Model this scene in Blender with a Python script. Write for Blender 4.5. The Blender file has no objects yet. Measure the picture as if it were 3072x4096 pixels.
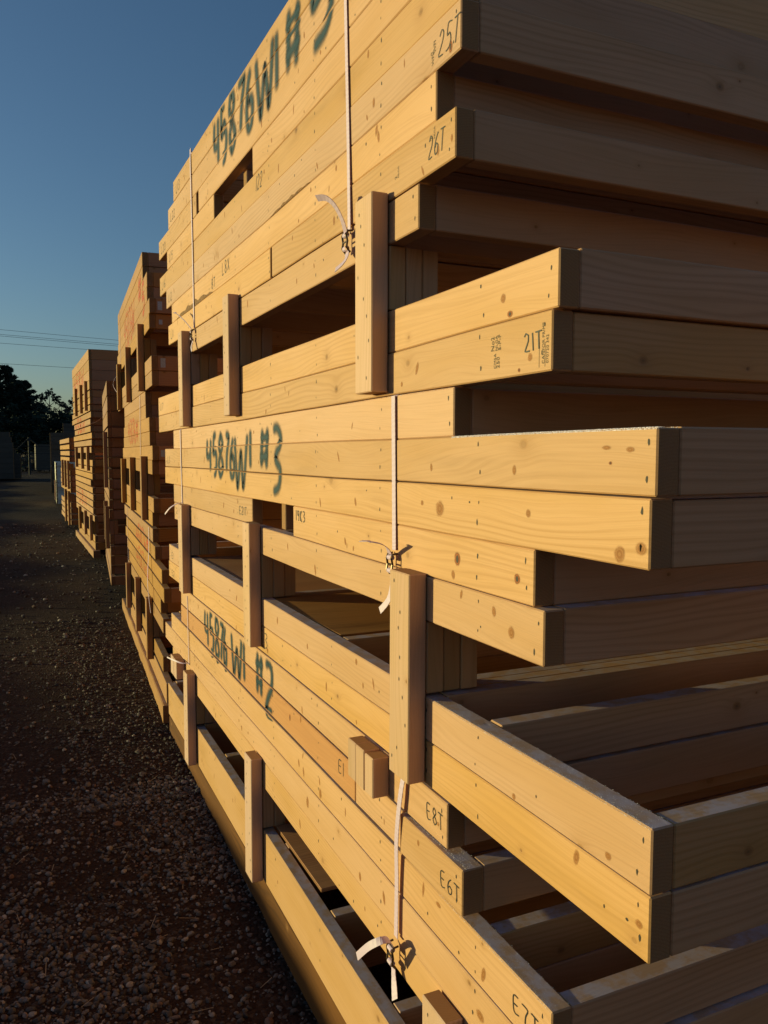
import bpy, math, random
from mathutils import Matrix, Vector
R_ = random.Random(7)
C = bpy.data.collections.new("lumber_yard")
scene = bpy.context.scene
scene.collection.children.link(C)
CZ = 1.55                      # camera height; measured heights are relative to it

# ------------------------------------------------------------------ camera
cd = bpy.data.cameras.new("camera"); cam = bpy.data.objects.new("camera", cd)
scene.collection.objects.link(cam); scene.camera = cam
right = Vector((0.907872, -0.419246, 0.000588)); down = Vector((-0.030258, -0.066922, -0.997299)); fwd = Vector((0.418153, 0.905403, -0.073442))
m = Matrix((( right.x, -down.x, -fwd.x, -0.715), (right.y, -down.y, -fwd.y, 0.0),
            (right.z, -down.z, -fwd.z, CZ), (0, 0, 0, 1)))
cam.matrix_world = m
cd.sensor_fit = 'VERTICAL'; cd.sensor_height = 36.0; cd.lens = 36.0 * 3220.0 / 4096.0
cd.clip_start = 0.05; cd.clip_end = 3000

# ------------------------------------------------------------------ light
SUN_EL = math.radians(4.9); SUN_AZ = math.radians(-57.0)     # azimuth from +Y, negative = towards -X
sd = Vector((math.sin(SUN_AZ) * math.cos(SUN_EL), math.cos(SUN_AZ) * math.cos(SUN_EL), math.sin(SUN_EL)))
sl = bpy.data.lights.new("sun", 'SUN'); so = bpy.data.objects.new("sun", sl); scene.collection.objects.link(so)
sl.energy = 4.7; sl.angle = math.radians(0.5); sl.color = (1.0, 0.92, 0.40)
so.rotation_euler = sd.to_track_quat('Z', 'Y').to_euler(); so.location = (-6, 4, 6)
w = bpy.data.worlds.new("World"); scene.world = w; w.use_nodes = True
nt = w.node_tree; bg = nt.nodes['Background']
sky = nt.nodes.new('ShaderNodeTexSky'); sky.sky_type = 'NISHITA'; sky.sun_disc = False
sky.sun_elevation = SUN_EL; sky.sun_rotation = SUN_AZ; sky.altitude = 200; sky.air_density = 1.0; sky.dust_density = 1.0; sky.ozone_density = 3.0
nt.links.new(sky.outputs[0], bg.inputs[0]); bg.inputs[1].default_value = 0.15
vs = scene.view_settings; vs.view_transform = 'Standard'; vs.look = 'None'; vs.exposure = 0.0; vs.gamma = 1.0; vs.use_curve_mapping = False
scene.cycles.max_bounces = 8; scene.cycles.diffuse_bounces = 5; scene.cycles.transparent_max_bounces = 12
scene.cycles.use_denoising = True

# ------------------------------------------------------------------ node helpers
class NB:
    def __init__(s, name):
        s.m = bpy.data.materials.new(name); s.m.use_nodes = True
        s.t = s.m.node_tree; s.t.nodes.clear()
        s.out = s.t.nodes.new('ShaderNodeOutputMaterial'); s.b = s.t.nodes.new('ShaderNodeBsdfPrincipled')
        s.t.links.new(s.b.outputs[0], s.out.inputs[0])
    def n(s, typ, **k):
        x = s.t.nodes.new(typ)
        for a, v in k.items(): setattr(x, a, v)
        return x
    def put(s, sock, v):
        if isinstance(v, bpy.types.NodeSocket): s.t.links.new(v, sock)
        elif v is not None: sock.default_value = v
    def M(s, op, a, b=None, c=None, clamp=False):
        x = s.n('ShaderNodeMath', operation=op); x.use_clamp = clamp
        s.put(x.inputs[0], a); s.put(x.inputs[1], b); s.put(x.inputs[2], c)
        return x.outputs[0]
    def V(s, x, y, z=0.0):
        c = s.n('ShaderNodeCombineXYZ'); s.put(c.inputs[0], x); s.put(c.inputs[1], y); s.put(c.inputs[2], z)
        return c.outputs[0]
    def S(s, v):
        c = s.n('ShaderNodeSeparateXYZ'); s.put(c.inputs[0], v); return c.outputs
    def noise(s, v, scale=1.0, detail=2.0, rough=0.5, dist=0.0, col=False):
        x = s.n('ShaderNodeTexNoise'); s.put(x.inputs['Vector'], v); x.inputs['Scale'].default_value = scale
        x.inputs['Detail'].default_value = detail; x.inputs['Roughness'].default_value = rough; x.inputs['Distortion'].default_value = dist
        return x.outputs[1 if col else 0]
    def ss(s, v, a, b, lo=0.0, hi=1.0):
        x = s.n('ShaderNodeMapRange', interpolation_type='SMOOTHSTEP'); s.put(x.inputs[0], v)
        s.put(x.inputs[1], a); s.put(x.inputs[2], b); x.inputs[3].default_value = lo; x.inputs[4].default_value = hi
        return x.outputs[0]
    def mix(s, f, a, b, mode='MIX'):
        x = s.n('ShaderNodeMix', data_type='RGBA', blend_type=mode); s.put(x.inputs[0], f)
        s.put(x.inputs[6], a if isinstance(a, bpy.types.NodeSocket) else (*a, 1)); s.put(x.inputs[7], b if isinstance(b, bpy.types.NodeSocket) else (*b, 1))
        return x.outputs[2]
    def bump(s, h, strength, dist):
        x = s.n('ShaderNodeBump'); s.put(x.inputs['Height'], h); x.inputs['Strength'].default_value = strength
        x.inputs['Distance'].default_value = dist; s.t.links.new(x.outputs[0], s.b.inputs['Normal'])
    def uv(s, name):
        return s.n('ShaderNodeUVMap', uv_map=name).outputs[0]

def wood(name, light=(.585, .325, .175), dark=(.38, .185, .07), tint=(.52, .27, .105), frost=0.0, knots=.5, rough=.62, contrast=1.0):
    q = NB(name); a = q.S(q.uv('wood')); b = q.S(q.uv('board'))
    U = q.M('ADD', a[0], q.M('MULTIPLY', b[0], 37.0)); V = q.M('ADD', a[1], q.M('MULTIPLY', b[1], 19.0))
    su, sv = 3.0, 9.0
    vo = q.n('ShaderNodeTexVoronoi', voronoi_dimensions='2D', feature='F1'); vo.inputs['Scale'].default_value = 1.0
    q.put(vo.inputs['Vector'], q.V(q.M('MULTIPLY', U, su), q.M('MULTIPLY', V, sv)))
    p = q.S(vo.outputs['Position']); cr = q.S(vo.outputs['Color'])
    dx = q.M('SUBTRACT', q.M('DIVIDE', p[0], su), U); dy = q.M('SUBTRACT', q.M('DIVIDE', p[1], sv), V)
    r = q.M('SQRT', q.M('ADD', q.M('MULTIPLY', q.M('MULTIPLY', dx, dx), .6), q.M('MULTIPLY', dy, dy)))
    gate = q.M('GREATER_THAN', cr[1], knots)
    rad = q.M('ADD', .0025, q.M('MULTIPLY', q.M('POWER', cr[0], 2.5), .0085))
    rn = q.M('DIVIDE', r, rad)
    core = q.M('MULTIPLY', q.ss(rn, 1.25, .75), gate)
    halo = q.M('MULTIPLY', q.M('EXPONENT', q.M('MULTIPLY', q.M('MULTIPLY', rn, rn), -.12)), gate)
    infl = q.M('MULTIPLY', q.M('MULTIPLY', halo, rad), 1.6)
    low = q.noise(q.V(q.M('MULTIPLY', U, 1.0), q.M('MULTIPLY', V, 5.0), b[0]), 1.0, 2.0)
    f = q.M('ADD', q.M('ADD', V, infl), q.M('MULTIPLY', low, .16))
    wob = q.noise(q.V(q.M('MULTIPLY', U, 5.0), q.M('MULTIPLY', V, 50.0), 3.1), 1.0, 2.0)
    f = q.M('ADD', f, q.M('MULTIPLY', wob, .004))
    ring = q.M('SINE', q.M('MULTIPLY', f, 2 * math.pi / .0125))
    ring = q.M('POWER', q.M('ADD', q.M('MULTIPLY', ring, .5), .5), 2.2)
    amp = q.ss(q.noise(q.V(q.M('MULTIPLY', U, .7), q.M('MULTIPLY', V, 9.0), 7.7), 1.0, 1.0), .38, .72)
    streak = q.noise(q.V(q.M('MULTIPLY', U, 4.0), q.M('MULTIPLY', f, 420.0), b[1]), 1.0, 3.0, .6)
    blot = q.noise(q.V(q.M('MULTIPLY', U, 2.2), q.M('MULTIPLY', V, 9.0), 1.3), 1.0, 3.0)
    c = q.mix(q.ss(blot, .35, .75, 0, .75), light, tint)
    c = q.mix(q.M('MULTIPLY', q.M('MULTIPLY', ring, amp), .42 * contrast), c, dark)
    c = q.mix(q.ss(streak, .42, .75, 0, .30 * contrast), c, dark)
    gr = q.noise(q.V(q.M('MULTIPLY', U, 1.7), q.M('MULTIPLY', V, 14.0), 5.5), 1.0, 4.0, .6)
    c = q.mix(q.M('MULTIPLY', q.ss(gr, .52, .80), q.M('MULTIPLY', b[1], .38 * contrast)), c, tuple(x * .55 for x in dark))
    # per-board tone
    hs = q.n('ShaderNodeHueSaturation'); q.put(hs.inputs['Color'], c)
    q.put(hs.inputs['Value'], q.M('ADD', .88, q.M('MULTIPLY', b[0], .22))); q.put(hs.inputs['Saturation'], q.M('ADD', .88, q.M('MULTIPLY', b[1], .20)))
    q.put(hs.inputs['Hue'], q.M('ADD', .494, q.M('MULTIPLY', b[1], .012)))
    c = hs.outputs[0]
    c = q.mix(q.M('MULTIPLY', halo, .38), c, (.36, .17, .06))
    kc = q.mix(q.ss(q.M('SINE', q.M('MULTIPLY', rn, 9.0)), -.6, .9), (.24, .105, .035), (.34, .17, .06))
    c = q.mix(q.M('MULTIPLY', core, q.M('ADD', .35, q.M('MULTIPLY', cr[2], .5))), c, kc)
    pin = q.M('MULTIPLY', q.M('MULTIPLY', q.ss(rn, .42, .2), gate), q.M('MULTIPLY', cr[2], .8))
    c = q.mix(pin, c, (.06, .03, .015))
    ro = rough
    if frost > 0:
        g = q.S(q.n('ShaderNodeNewGeometry').outputs['Normal'])
        pos = q.n('ShaderNodeNewGeometry').outputs['Position']
        fn = q.noise(pos, 26.0, 4.0, .65)
        fk = q.M('MULTIPLY', q.ss(g[2], .80, .97), q.ss(fn, .38, .64, .15 * frost, .8 * frost))
        c = q.mix(fk, c, (.56, .50, .62))
    q.put(q.b.inputs['Base Color'], c); q.b.inputs['Roughness'].default_value = ro
    q.b.inputs['Specular IOR Level'].default_value = .28
    q.bump(q.M('ADD', q.M('MULTIPLY', streak, .6), q.M('MULTIPLY', core, -1.0)), .35, .0012)
    return q.m

def endgrain(name, light=(.34, .185, .085), dark=(.24, .12, .05)):
    q = NB(name); a = q.S(q.uv('wood')); b = q.S(q.uv('board'))
    X = q.M('ADD', a[0], q.M('ADD', q.M('MULTIPLY', b[0], .14), -.07)); Y = q.M('ADD', a[1], q.M('ADD', .03, q.M('MULTIPLY', b[1], .10)))
    d = q.M('SQRT', q.M('ADD', q.M('MULTIPLY', X, X), q.M('MULTIPLY', Y, Y)))
    n = q.noise(q.V(a[0], a[1], b[0]), 60.0, 3.0)
    d = q.M('ADD', d, q.M('MULTIPLY', n, .003))
    ring = q.ss(q.M('SINE', q.M('MULTIPLY', d, 2 * math.pi / .0045)), -.5, 1.0)
    sp = q.noise(q.V(a[0], a[1], b[1]), 700.0, 2.0)
    c = q.mix(q.M('MULTIPLY', ring, .3), light, dark); c = q.mix(q.ss(sp, .45, .8, 0, .5), c, dark)
    c = q.mix(q.ss(q.noise(q.V(a[0], a[1], b[1]), 25.0, 2.0), .45, .75, 0, .5), c, (.30, .165, .085))
    q.put(q.b.inputs['Base Color'], c); q.b.inputs['Roughness'].default_value = .85; q.b.inputs['Specular IOR Level'].default_value = .15
    q.bump(sp, .4, .0012)
    return q.m

def plain(name, col, rough=.6, metal=0.0, var=.0, scale=30.0, bump=0.0):
    q = NB(name)
    if var > 0:
        o = q.n('ShaderNodeTexCoord').outputs['Object']; n = q.noise(o, scale, 4.0, .6)
        c = q.mix(q.ss(n, .3, .7), tuple(x * (1 - var) for x in col), tuple(min(1, x * (1 + var)) for x in col))
        q.put(q.b.inputs['Base Color'], c)
        if bump: q.bump(n, .6, bump)
    else: q.b.inputs['Base Color'].default_value = (*col, 1)
    q.b.inputs['Roughness'].default_value = rough; q.b.inputs['Metallic'].default_value = metal
    return q.m

def soft(name, col, dens=.85, edge=.55, noise=.5, nscale=120.0, col2=None):
    """paint/ink/knot mark lying on a surface: opacity falls off towards the edge of the mark"""
    q = NB(name); a = q.S(q.uv('wood'))
    r = q.M('SQRT', q.M('ADD', q.M('MULTIPLY', a[0], a[0]), q.M('MULTIPLY', a[1], a[1])))
    pos = q.n('ShaderNodeNewGeometry').outputs['Position']
    n = q.noise(pos, nscale, 3.0, .65)
    al = q.ss(q.M('ADD', r, q.M('MULTIPLY', q.M('SUBTRACT', n, .5), noise)), 1.0, 1.0 - edge, 0, dens)
    q.put(q.b.inputs['Alpha'], al)
    if col2: q.put(q.b.inputs['Base Color'], q.mix(q.ss(q.M('SINE', q.M('MULTIPLY', r, 14.0)), -.5, .8), col, col2))
    else: q.b.inputs['Base Color'].default_value = (*col, 1)
    q.b.inputs['Roughness'].default_value = .6; q.b.inputs['Specular IOR Level'].default_value = .2
    return q.m

MAT = dict(
    wood=wood('sawn_pine_frosted', frost=.85),
    orange=wood('orange_sawn_pine', light=(.56, .255, .085), dark=(.42, .17, .045), tint=(.54, .225, .065), frost=.5, knots=.7),
    post=wood('sawn_pine_post', light=(.57, .35, .26), dark=(.38, .205, .11), tint=(.52, .31, .17), frost=.15, knots=.6),
    aged=wood('deep_gold_pine', light=(.41, .195, .055), dark=(.25, .10, .027), tint=(.35, .155, .037), frost=.3, knots=.6, contrast=1.3),  # darker and more orange than the pine of the nearest stack
    dark_brown=wood('dark_brown_pine', light=(.30, .145, .07), dark=(.19, .08, .035), tint=(.26, .115, .05), frost=.2, knots=.7, contrast=1.4),  # browner, darker tone for the third stack
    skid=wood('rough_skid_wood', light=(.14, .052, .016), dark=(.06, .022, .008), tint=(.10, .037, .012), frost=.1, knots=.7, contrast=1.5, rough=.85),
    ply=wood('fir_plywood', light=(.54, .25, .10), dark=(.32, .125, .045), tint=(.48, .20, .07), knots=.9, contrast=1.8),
    far=wood('shade_dimmed_lumber', light=(.085, .06, .047), dark=(.05, .035, .027), tint=(.07, .05, .037), knots=.9),  # far stacks and piles: shade is put into this dark tone
    bounce_red_stud=wood('bounce_reddened_pine', light=(.42, .175, .06), dark=(.27, .095, .03), tint=(.37, .145, .045), frost=.3, knots=.6),  # red of bounced warm light put into the stud colour
    white=wood('pale_primed_boards', light=(.62, .58, .50), dark=(.5, .44, .36), tint=(.58, .52, .42), frost=.5, knots=.9),
    end=endgrain('end_grain'), end_dark=endgrain('end_grain_dark', (.24, .115, .05), (.15, .068, .03)),
    nail=plain('nail_hole', (.035, .022, .014), .7), bark=plain('bark_edge', (.20, .10, .04), .9, var=.5, scale=90, bump=.004),
    spray=soft('teal_spray_paint', (.011, .044, .068), dens=.95, edge=1.0, noise=.35, nscale=160),
    red=soft('orange_spray_paint', (.50, .085, .03), dens=.85, edge=.9, noise=.6, nscale=60),
    ink=plain('black_marker', (.02, .018, .018), .6),
    stamp=soft('stamp_ink', (.05, .04, .03), dens=.8, edge=.9, noise=.0),
    knot=soft('wood_knot', (.33, .125, .035), dens=.75, edge=.55, noise=.5, nscale=90, col2=(.42, .19, .065)),
    knotdark=soft('dark_knot', (.23, .055, .015), dens=.9, edge=.5, noise=.45, nscale=110, col2=(.38, .115, .03)),
    strap=plain('woven_strap', (.58, .43, .58), .55), buckle=plain('steel_buckle', (.10, .07, .05), .38, .9),
    frost=plain('hoarfrost', (.80, .74, .88), .5),
    label=plain('paper_label', (.40, .39, .43), .7, var=.15, scale=200),
)
MAT['stampink'] = plain('grade_stamp_ink', (.09, .065, .035), .7)

# ------------------------------------------------------------------ mesh builder
class MB:
    def __init__(s): s.v = []; s.f = []; s.uv = []; s.bd = []; s.mi = []; s.mats = []; s.sm = []
    def mat(s, m):
        if m not in s.mats: s.mats.append(m)
        return s.mats.index(m)
    def face(s, pts, uvs, bd=(0, 0), mat=None, smooth=False):
        k = len(s.v); s.v += [tuple(p) for p in pts]; s.f.append(tuple(range(k, k + len(pts))))
        s.uv += list(uvs); s.bd += [bd] * len(pts); s.mi.append(s.mat(mat)); s.sm.append(smooth)
    def quad(s, q, uvs, bd, mat, g, W, n):
        if n <= 1 or max(p[g] for p in q) - min(p[g] for p in q) < .05:
            return s.face([W(p) for p in q], uvs, bd, mat)
        if abs(q[0][g] - q[1][g]) < 1e-3 + .2 * abs(q[1][g] - q[2][g]): q = q[1:] + q[:1]; uvs = uvs[1:] + uvs[:1]   # now edge 0-1 runs along the grain
        L_ = lambda a, b, t: tuple(x + (y - x) * t for x, y in zip(a, b))
        for k in range(n):
            a, b = k / n, (k + 1) / n
            P4 = [L_(q[0], q[1], a), L_(q[0], q[1], b), L_(q[3], q[2], b), L_(q[3], q[2], a)]
            U4 = [L_(uvs[0], uvs[1], a), L_(uvs[0], uvs[1], b), L_(uvs[3], uvs[2], b), L_(uvs[3], uvs[2], a)]
            s.face([W(p) for p in P4], U4, bd, mat)
    def board(s, x0, x1, y0, y1, z0, z1, grain, mat, endm, c=.0022, bd=None, warp=None):
        """a sawn board with eased edges; grain = 0/1/2 axis it runs along"""
        if bd is None: bd = (R_.random(), R_.random())
        lo = (x0, y0, z0); hi = (x1, y1, z1)
        def P(sx, sy, sz, ax):      # corner (sx,sy,sz in 0/1) pushed in on the two axes other than ax
            p = []
            for i, q in enumerate((sx, sy, sz)):
                ins = 0 if i == ax else c
                p.append(lo[i] + ins if q == 0 else hi[i] - ins)
            return tuple(p)
        W = warp or (lambda p: p); ns = max(1, int((hi[grain] - lo[grain]) / .12)) if warp and grain == 1 else 1
        oth = [i for i in range(3) if i != grain]
        def UV(p, ax):
            if ax == grain: return (p[oth[0]] - lo[oth[0]], p[oth[1]] - lo[oth[1]])
            a = [i for i in oth if i != ax][0]
            return (p[grain] - lo[grain], p[a] - lo[a] + .31 * ax)
        for ax in range(3):
            a, b = [i for i in range(3) if i != ax]
            for side in (0, 1):
                q = []
                for (u, v) in ((0, 0), (1, 0), (1, 1), (0, 1)):
                    t = [0, 0, 0]; t[ax] = side; t[a] = u; t[b] = v; q.append(P(*t, ax))
                flip = (side == 0) != (ax == 1)
                if flip: q.reverse()
                s.quad(q, [UV(p, ax) for p in q], bd, endm if ax == grain else mat, grain, W, ns)
        # eased edges
        for ax in range(3):             # edges running along ax
            a, b = [i for i in range(3) if i != ax]
            for u in (0, 1):
                for v in (0, 1):
                    t0 = [0, 0, 0]; t1 = [0, 0, 0]; t1[ax] = 1
                    for t in (t0, t1): t[a] = u; t[b] = v
                    q = [P(*t0, a), P(*t1, a), P(*t1, b), P(*t0, b)]
                    if ((u + v) % 2 == 0) != (ax == 1): q.reverse()
                    fa = a if a != grain else b
                    s.quad(q, [UV(p, fa) for p in q], bd, mat, grain, W, ns)
        for sx in (0, 1):
            for sy in (0, 1):
                for sz in (0, 1):
                    q = [P(sx, sy, sz, 0), P(sx, sy, sz, 1), P(sx, sy, sz, 2)]
                    if (sx + sy + sz) % 2 == 0: q.reverse()
                    s.face([W(p) for p in q], [UV(p, oth[0]) for p in q], bd, mat)
    def build(s, name, parent=None, loc=(0, 0, 0)):
        me = bpy.data.meshes.new(name); me.from_pydata(s.v, [], s.f)
        for m in s.mats: me.materials.append(m)
        me.polygons.foreach_set('material_index', s.mi); me.polygons.foreach_set('use_smooth', s.sm)
        u = me.uv_layers.new(name='wood'); u.data.foreach_set('uv', [c for p in s.uv for c in p])
        u = me.uv_layers.new(name='board'); u.data.foreach_set('uv', [c for p in s.bd for c in p])
        me.update()
        return link(name, me, parent, loc)

def link(name, me, parent=None, loc=(0, 0, 0)):
    o = bpy.data.objects.new(name, me); C.objects.link(o); o.parent = parent; o.location = loc
    return o
def thing(name, label, cat, loc=(0, 0, 0), rz=0.0, group=None):
    o = bpy.data.objects.new(name, None); o.empty_display_size = .1; C.objects.link(o)
    o.location = loc; o.rotation_euler = (0, 0, rz); o['label'] = label; o['category'] = cat
    if group: o['group'] = group
    return o
def tag(o, label=None, cat=None, group=None, kind=None):
    for k, v in (('label', label), ('category', cat), ('group', group), ('kind', kind)):
        if v: o[k] = v
    return o

# ------------------------------------------------------------------ stroke lettering (for spray paint and marker)
GL = {
 '0': [[(.5,1),(.1,.8),(.05,.4),(.2,.05),(.5,0),(.85,.2),(.9,.6),(.75,.95),(.5,1)]],
 '1': [[(.5,1),(.5,0)]], '2': [[(.1,.8),(.4,1),(.8,.85),(.75,.55),(.3,.2),(.1,0),(.9,.02)]],
 '3': [[(.1,.95),(.6,1),(.85,.8),(.4,.55),(.85,.35),(.7,.08),(.1,0)]],
 '4': [[(.2,1),(.12,.5),(.85,.5)],[(.75,1),(.75,0)]],
 '5': [[(.9,1),(.25,1),(.18,.55),(.6,.6),(.9,.35),(.65,.05),(.1,0)]],
 '6': [[(.8,1),(.35,.75),(.1,.35),(.3,.02),(.75,.08),(.85,.38),(.5,.5),(.15,.35)]],
 '7': [[(.05,1),(.9,.95),(.55,.5),(.4,0)]],
 '8': [[(.5,.52),(.15,.75),(.45,1),(.85,.8),(.5,.52),(.1,.25),(.45,0),(.9,.2),(.5,.52)]],
 '9': [[(.85,.75),(.5,.5),(.15,.7),(.4,1),(.8,.9),(.85,.4),(.7,0)]],
 'W': [[(0,1),(.22,0),(.5,.62),(.72,.02),(1,1)]], '#': [[(.32,1),(.22,0)],[(.78,1),(.66,0)],[(.02,.68),(1,.72)],[(0,.3),(.96,.34)]],
 'E': [[(.85,1),(.15,.95),(.12,.02),(.85,.05)],[(.13,.5),(.7,.52)]], 'T': [[(0,.98),(1,1)],[(.52,1),(.45,0)]],
 'L': [[(.2,1),(.15,.02),(.8,.05)]], 'K': [[(.15,1),(.15,0)],[(.85,1),(.18,.5),(.85,0)]], 'X': [[(.1,1),(.9,0)],[(.9,1),(.1,0)]],
}
def smooth_line(pts, step):
    """Catmull-Rom resample"""
    if len(pts) == 2: P = [pts[0]] + pts + [pts[1]]
    else: P = [pts[0]] + list(pts) + [pts[-1]]
    out = []
    for i in range(1, len(P) - 2):
        p0, p1, p2, p3 = P[i - 1:i + 3]
        L = math.dist(p1, p2); n = max(1, int(L / step))
        for k in range(n):
            t = k / n
            out.append(tuple(.5 * (2 * b + (c - a) * t + (2 * a - 5 * b + 4 * c - d) * t * t + (3 * b - a - 3 * c + d) * t ** 3) for a, b, c, d in zip(p0, p1, p2, p3)))
    out.append(tuple(P[-2])); return out
def ribbon(mb, pts, width, mat, X, clip=None, taper=True):
    """flat stroke on the plane x = X; pts are (y, z); clip = (z0, z1) keeps the part on one board"""
    n = len(pts); L = [0.0]
    for i in range(1, n): L.append(L[-1] + math.dist(pts[i - 1], pts[i]))
    T = L[-1]; tr = []
    for i in range(n):
        a = pts[max(0, i - 1)]; b = pts[min(n - 1, i + 1)]; dx, dz = b[0] - a[0], b[1] - a[1]; l = math.hypot(dx, dz) or 1
        tr.append((-dz / l, dx / l))
    def q(i, s):
        y, z = pts[i][0] + tr[i][0] * width * s, pts[i][1] + tr[i][1] * width * s
        if clip: z = min(max(z, clip[0]), clip[1])
        return (X, y, z)
    def cap(i):
        d = min(L[i], T - L[i]); return max(0.0, 1 - d / width) * (1 if L[i] > T / 2 else -1)
    for i in range(n - 1):
        zc = (pts[i][1] + pts[i + 1][1]) / 2
        if clip and not (clip[0] - width < zc < clip[1] + width): continue
        P4 = [q(i, -1), q(i, 1), q(i + 1, 1), q(i + 1, -1)]
        if clip and max(p[2] for p in P4) - min(p[2] for p in P4) < 1e-5: continue
        uv = [(cap(i) if taper else 0, -1), (cap(i) if taper else 0, 1), (cap(i + 1) if taper else 0, 1), (cap(i + 1) if taper else 0, -1)]
        mb.face(P4, uv, (0, 0), mat)
def strokes(text, y0, zb, h, adv, slant=0.0, xs=.72, jit=0.0, rnd=None):
    """polylines for a text written towards the viewer's right (-y)"""
    out = []; y = y0
    for ch in text:
        if ch == ' ': y -= adv * .7; continue
        wd = adv * xs * (.25 if ch == '1' else 1.25 if ch in 'W#' else 1)
        for pl in GL[ch]:
            p = [(y - (u * wd) - slant * v * h, zb + v * h + (rnd.uniform(-jit, jit) if rnd else 0) * h) for u, v in pl]
            out.append(smooth_line(p, .006 if h > .1 else .004))
        y -= wd + adv * (1 - xs)
    return out
def disc(mb, X, y, z, ry, rz, mat, n=14, rot=0.0):
    for k in range(n):
        a, b = 2 * math.pi * k / n, 2 * math.pi * (k + 1) / n
        def e(t):
            u, v = math.cos(t), math.sin(t); return (y + (u * ry * math.cos(rot) - v * rz * math.sin(rot)), z + (u * ry * math.sin(rot) + v * rz * math.cos(rot)))
        pa, pb = e(a), e(b)
        mb.face([(X, y, z), (X, *pb), (X, *pa)], [(0, 0), (math.cos(b), math.sin(b)), (math.cos(a), math.sin(a))], (0, 0), mat)

# ------------------------------------------------------------------ wall frames
T = .0375; HB = .0864; DEPTH = 2.44
def stud_mesh(mat, endm, L, h=HB):
    mb = MB(); mb.board(0, L, 0, T, 0, h, 0, mat, endm); o = mb.build('stud'); me = o.data; bpy.data.objects.remove(o); return me
STUDS = {}
def studs_for(key, L, h=HB):
    k = (key, round(L, 2), round(h, 3))
    if k not in STUDS:
        m, e = {'wood': ('wood', 'end'), 'aged': ('bounce_red_stud', 'end_dark'), 'dark_brown': ('dark_brown', 'end_dark'), 'white': ('white', 'end_dark'), 'far': ('far', 'end_dark')}[key]
        STUDS[k] = [stud_mesh(MAT[m], MAT[e], L, h) for _ in range(9 if key == 'wood' else 5)]
    return R_.choice(STUDS[k])
def frame(label, group, origin, rz, zt, pieces, key='wood', studs=(), L=DEPTH, h=HB, warp=None, nails=True, piecemat=None, extra=None, cuts=True, back=True):
    """one prefabricated wall frame lying flat. pieces = [(y_near, y_far, proud)], local y runs along the stack"""
    ya = min(p[0] for p in pieces); yb = max(p[1] for p in pieces)
    wf = warp or (lambda y, z: z)
    zb = zt - h
    c, s = math.cos(rz), math.sin(rz)
    bx, by = origin[0] - s * ya, origin[1] + c * ya          # near corner on the ground plan
    t = thing('timber_frame', label, 'wall frame', (bx, by, CZ + wf(ya, zb)), rz, group)
    base = wf(ya, zb); W = lambda p: (p[0], p[1] - ya, wf(p[1], p[2]) - base)
    m, e = {'wood': ('wood', 'end'), 'aged': ('aged', 'end_dark'), 'dark_brown': ('dark_brown', 'end_dark'), 'white': ('white', 'end_dark'), 'far': ('far', 'end_dark')}[key]
    xj = R_.uniform(-.0020, .0014)
    ys = [y for y in studs if ya + .08 < y < yb - .08]
    for i, (a, b, px) in enumerate(pieces):
        mb = MB(); x0 = xj - px
        pm = MAT[piecemat[i]] if piecemat and piecemat[i] else MAT[m]
        cs = [a, b]
        for k in range(len(cs) - 1): mb.board(x0, x0 + T - .0004 + max(0, px), cs[k], cs[k + 1], zb, zt, 1, pm, MAT[e], warp=W)
        if nails:
            for y in [ya + .019] + [q + .019 for q in ys] + [yb - .019]:
                if not (a + .008 < y < b - .008): continue
                for fz in (.26, .76):
                    yy = y + R_.uniform(-.006, .006); zz = zb + h * (fz + R_.uniform(-.07, .07)); k = R_.uniform(1.0, 1.75)
                    hw, hh = .0016 * k, .0034 * k
                    q = [(x0 - .0004, yy + R_.uniform(.5, 1) * hw * dx, zz + R_.uniform(.6, 1.1) * hh * dz) for dx, dz in ((0, 1), (-1, .4), (-.8, -.6), (0, -1), (1, -.5), (.9, .5))]
                    mb.face([W(p) for p in q[::-1]], [(0, 0)] * 6, (0, 0), MAT['nail'])
        if nails:
            for _ in range(int((b - a) * 4.5)):      # small resin flecks and pin knots
                yy = R_.uniform(a + .03, b - .03); zz = zb + h * R_.uniform(.12, .88); s0 = len(mb.v)
                if R_.random() < .35: disc(mb, x0 - .0003, yy, zz, R_.uniform(.0015, .003), R_.uniform(.002, .0045), MAT['nail'], 6)
                else: disc(mb, x0 - .0003, yy, zz, R_.uniform(.003, .008), R_.uniform(.006, .018), MAT['knot'], 8, R_.uniform(-.5, .5))
                mb.v[s0:] = [W(p) for p in mb.v[s0:]]
        if extra: extra(mb, i, x0 - .0006, zb, zt, W)
        mb.build('face_plate', t)
    # studs
    pos = [ya + .0003] + list(ys) + [yb - T]
    for y in pos:
        me = studs_for(key, L - 2 * T, h)
        link('stud', me, t, (xj + T + .0006, y - ya, wf(y, zb) - base + R_.uniform(-.0008, .0008)))
    if back:
        mb = MB(); mb.board(L - T + .001, L, ya, yb, zb, zt, 1, MAT[m], MAT[e], warp=W); mb.build('back_plate', t)
    t['_x'] = xj; t['_ya'] = ya; t['_base'] = base
    return t
def marks_on(t, name, polys, width, mat, zb, zt, y_off, X, warp=None, tip=.0009):
    """marks (spray paint, marker) on one frame's face, cut at the board's edges"""
    mb = MB(); ya = t['_ya']; base = t['_base']
    for k, pl in enumerate(polys): ribbon(mb, pl, width, mat, X - tip - .00005 * (k % 9), clip=(zb + .001, zt - .001))
    if not mb.f: return
    wf = warp or (lambda y, z: z)
    mb.v = [(x, y - ya, wf(y, z) - base) for x, y, z in mb.v]
    # keep faces looking outwards (-x)
    return mb.build(name, t)

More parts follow.
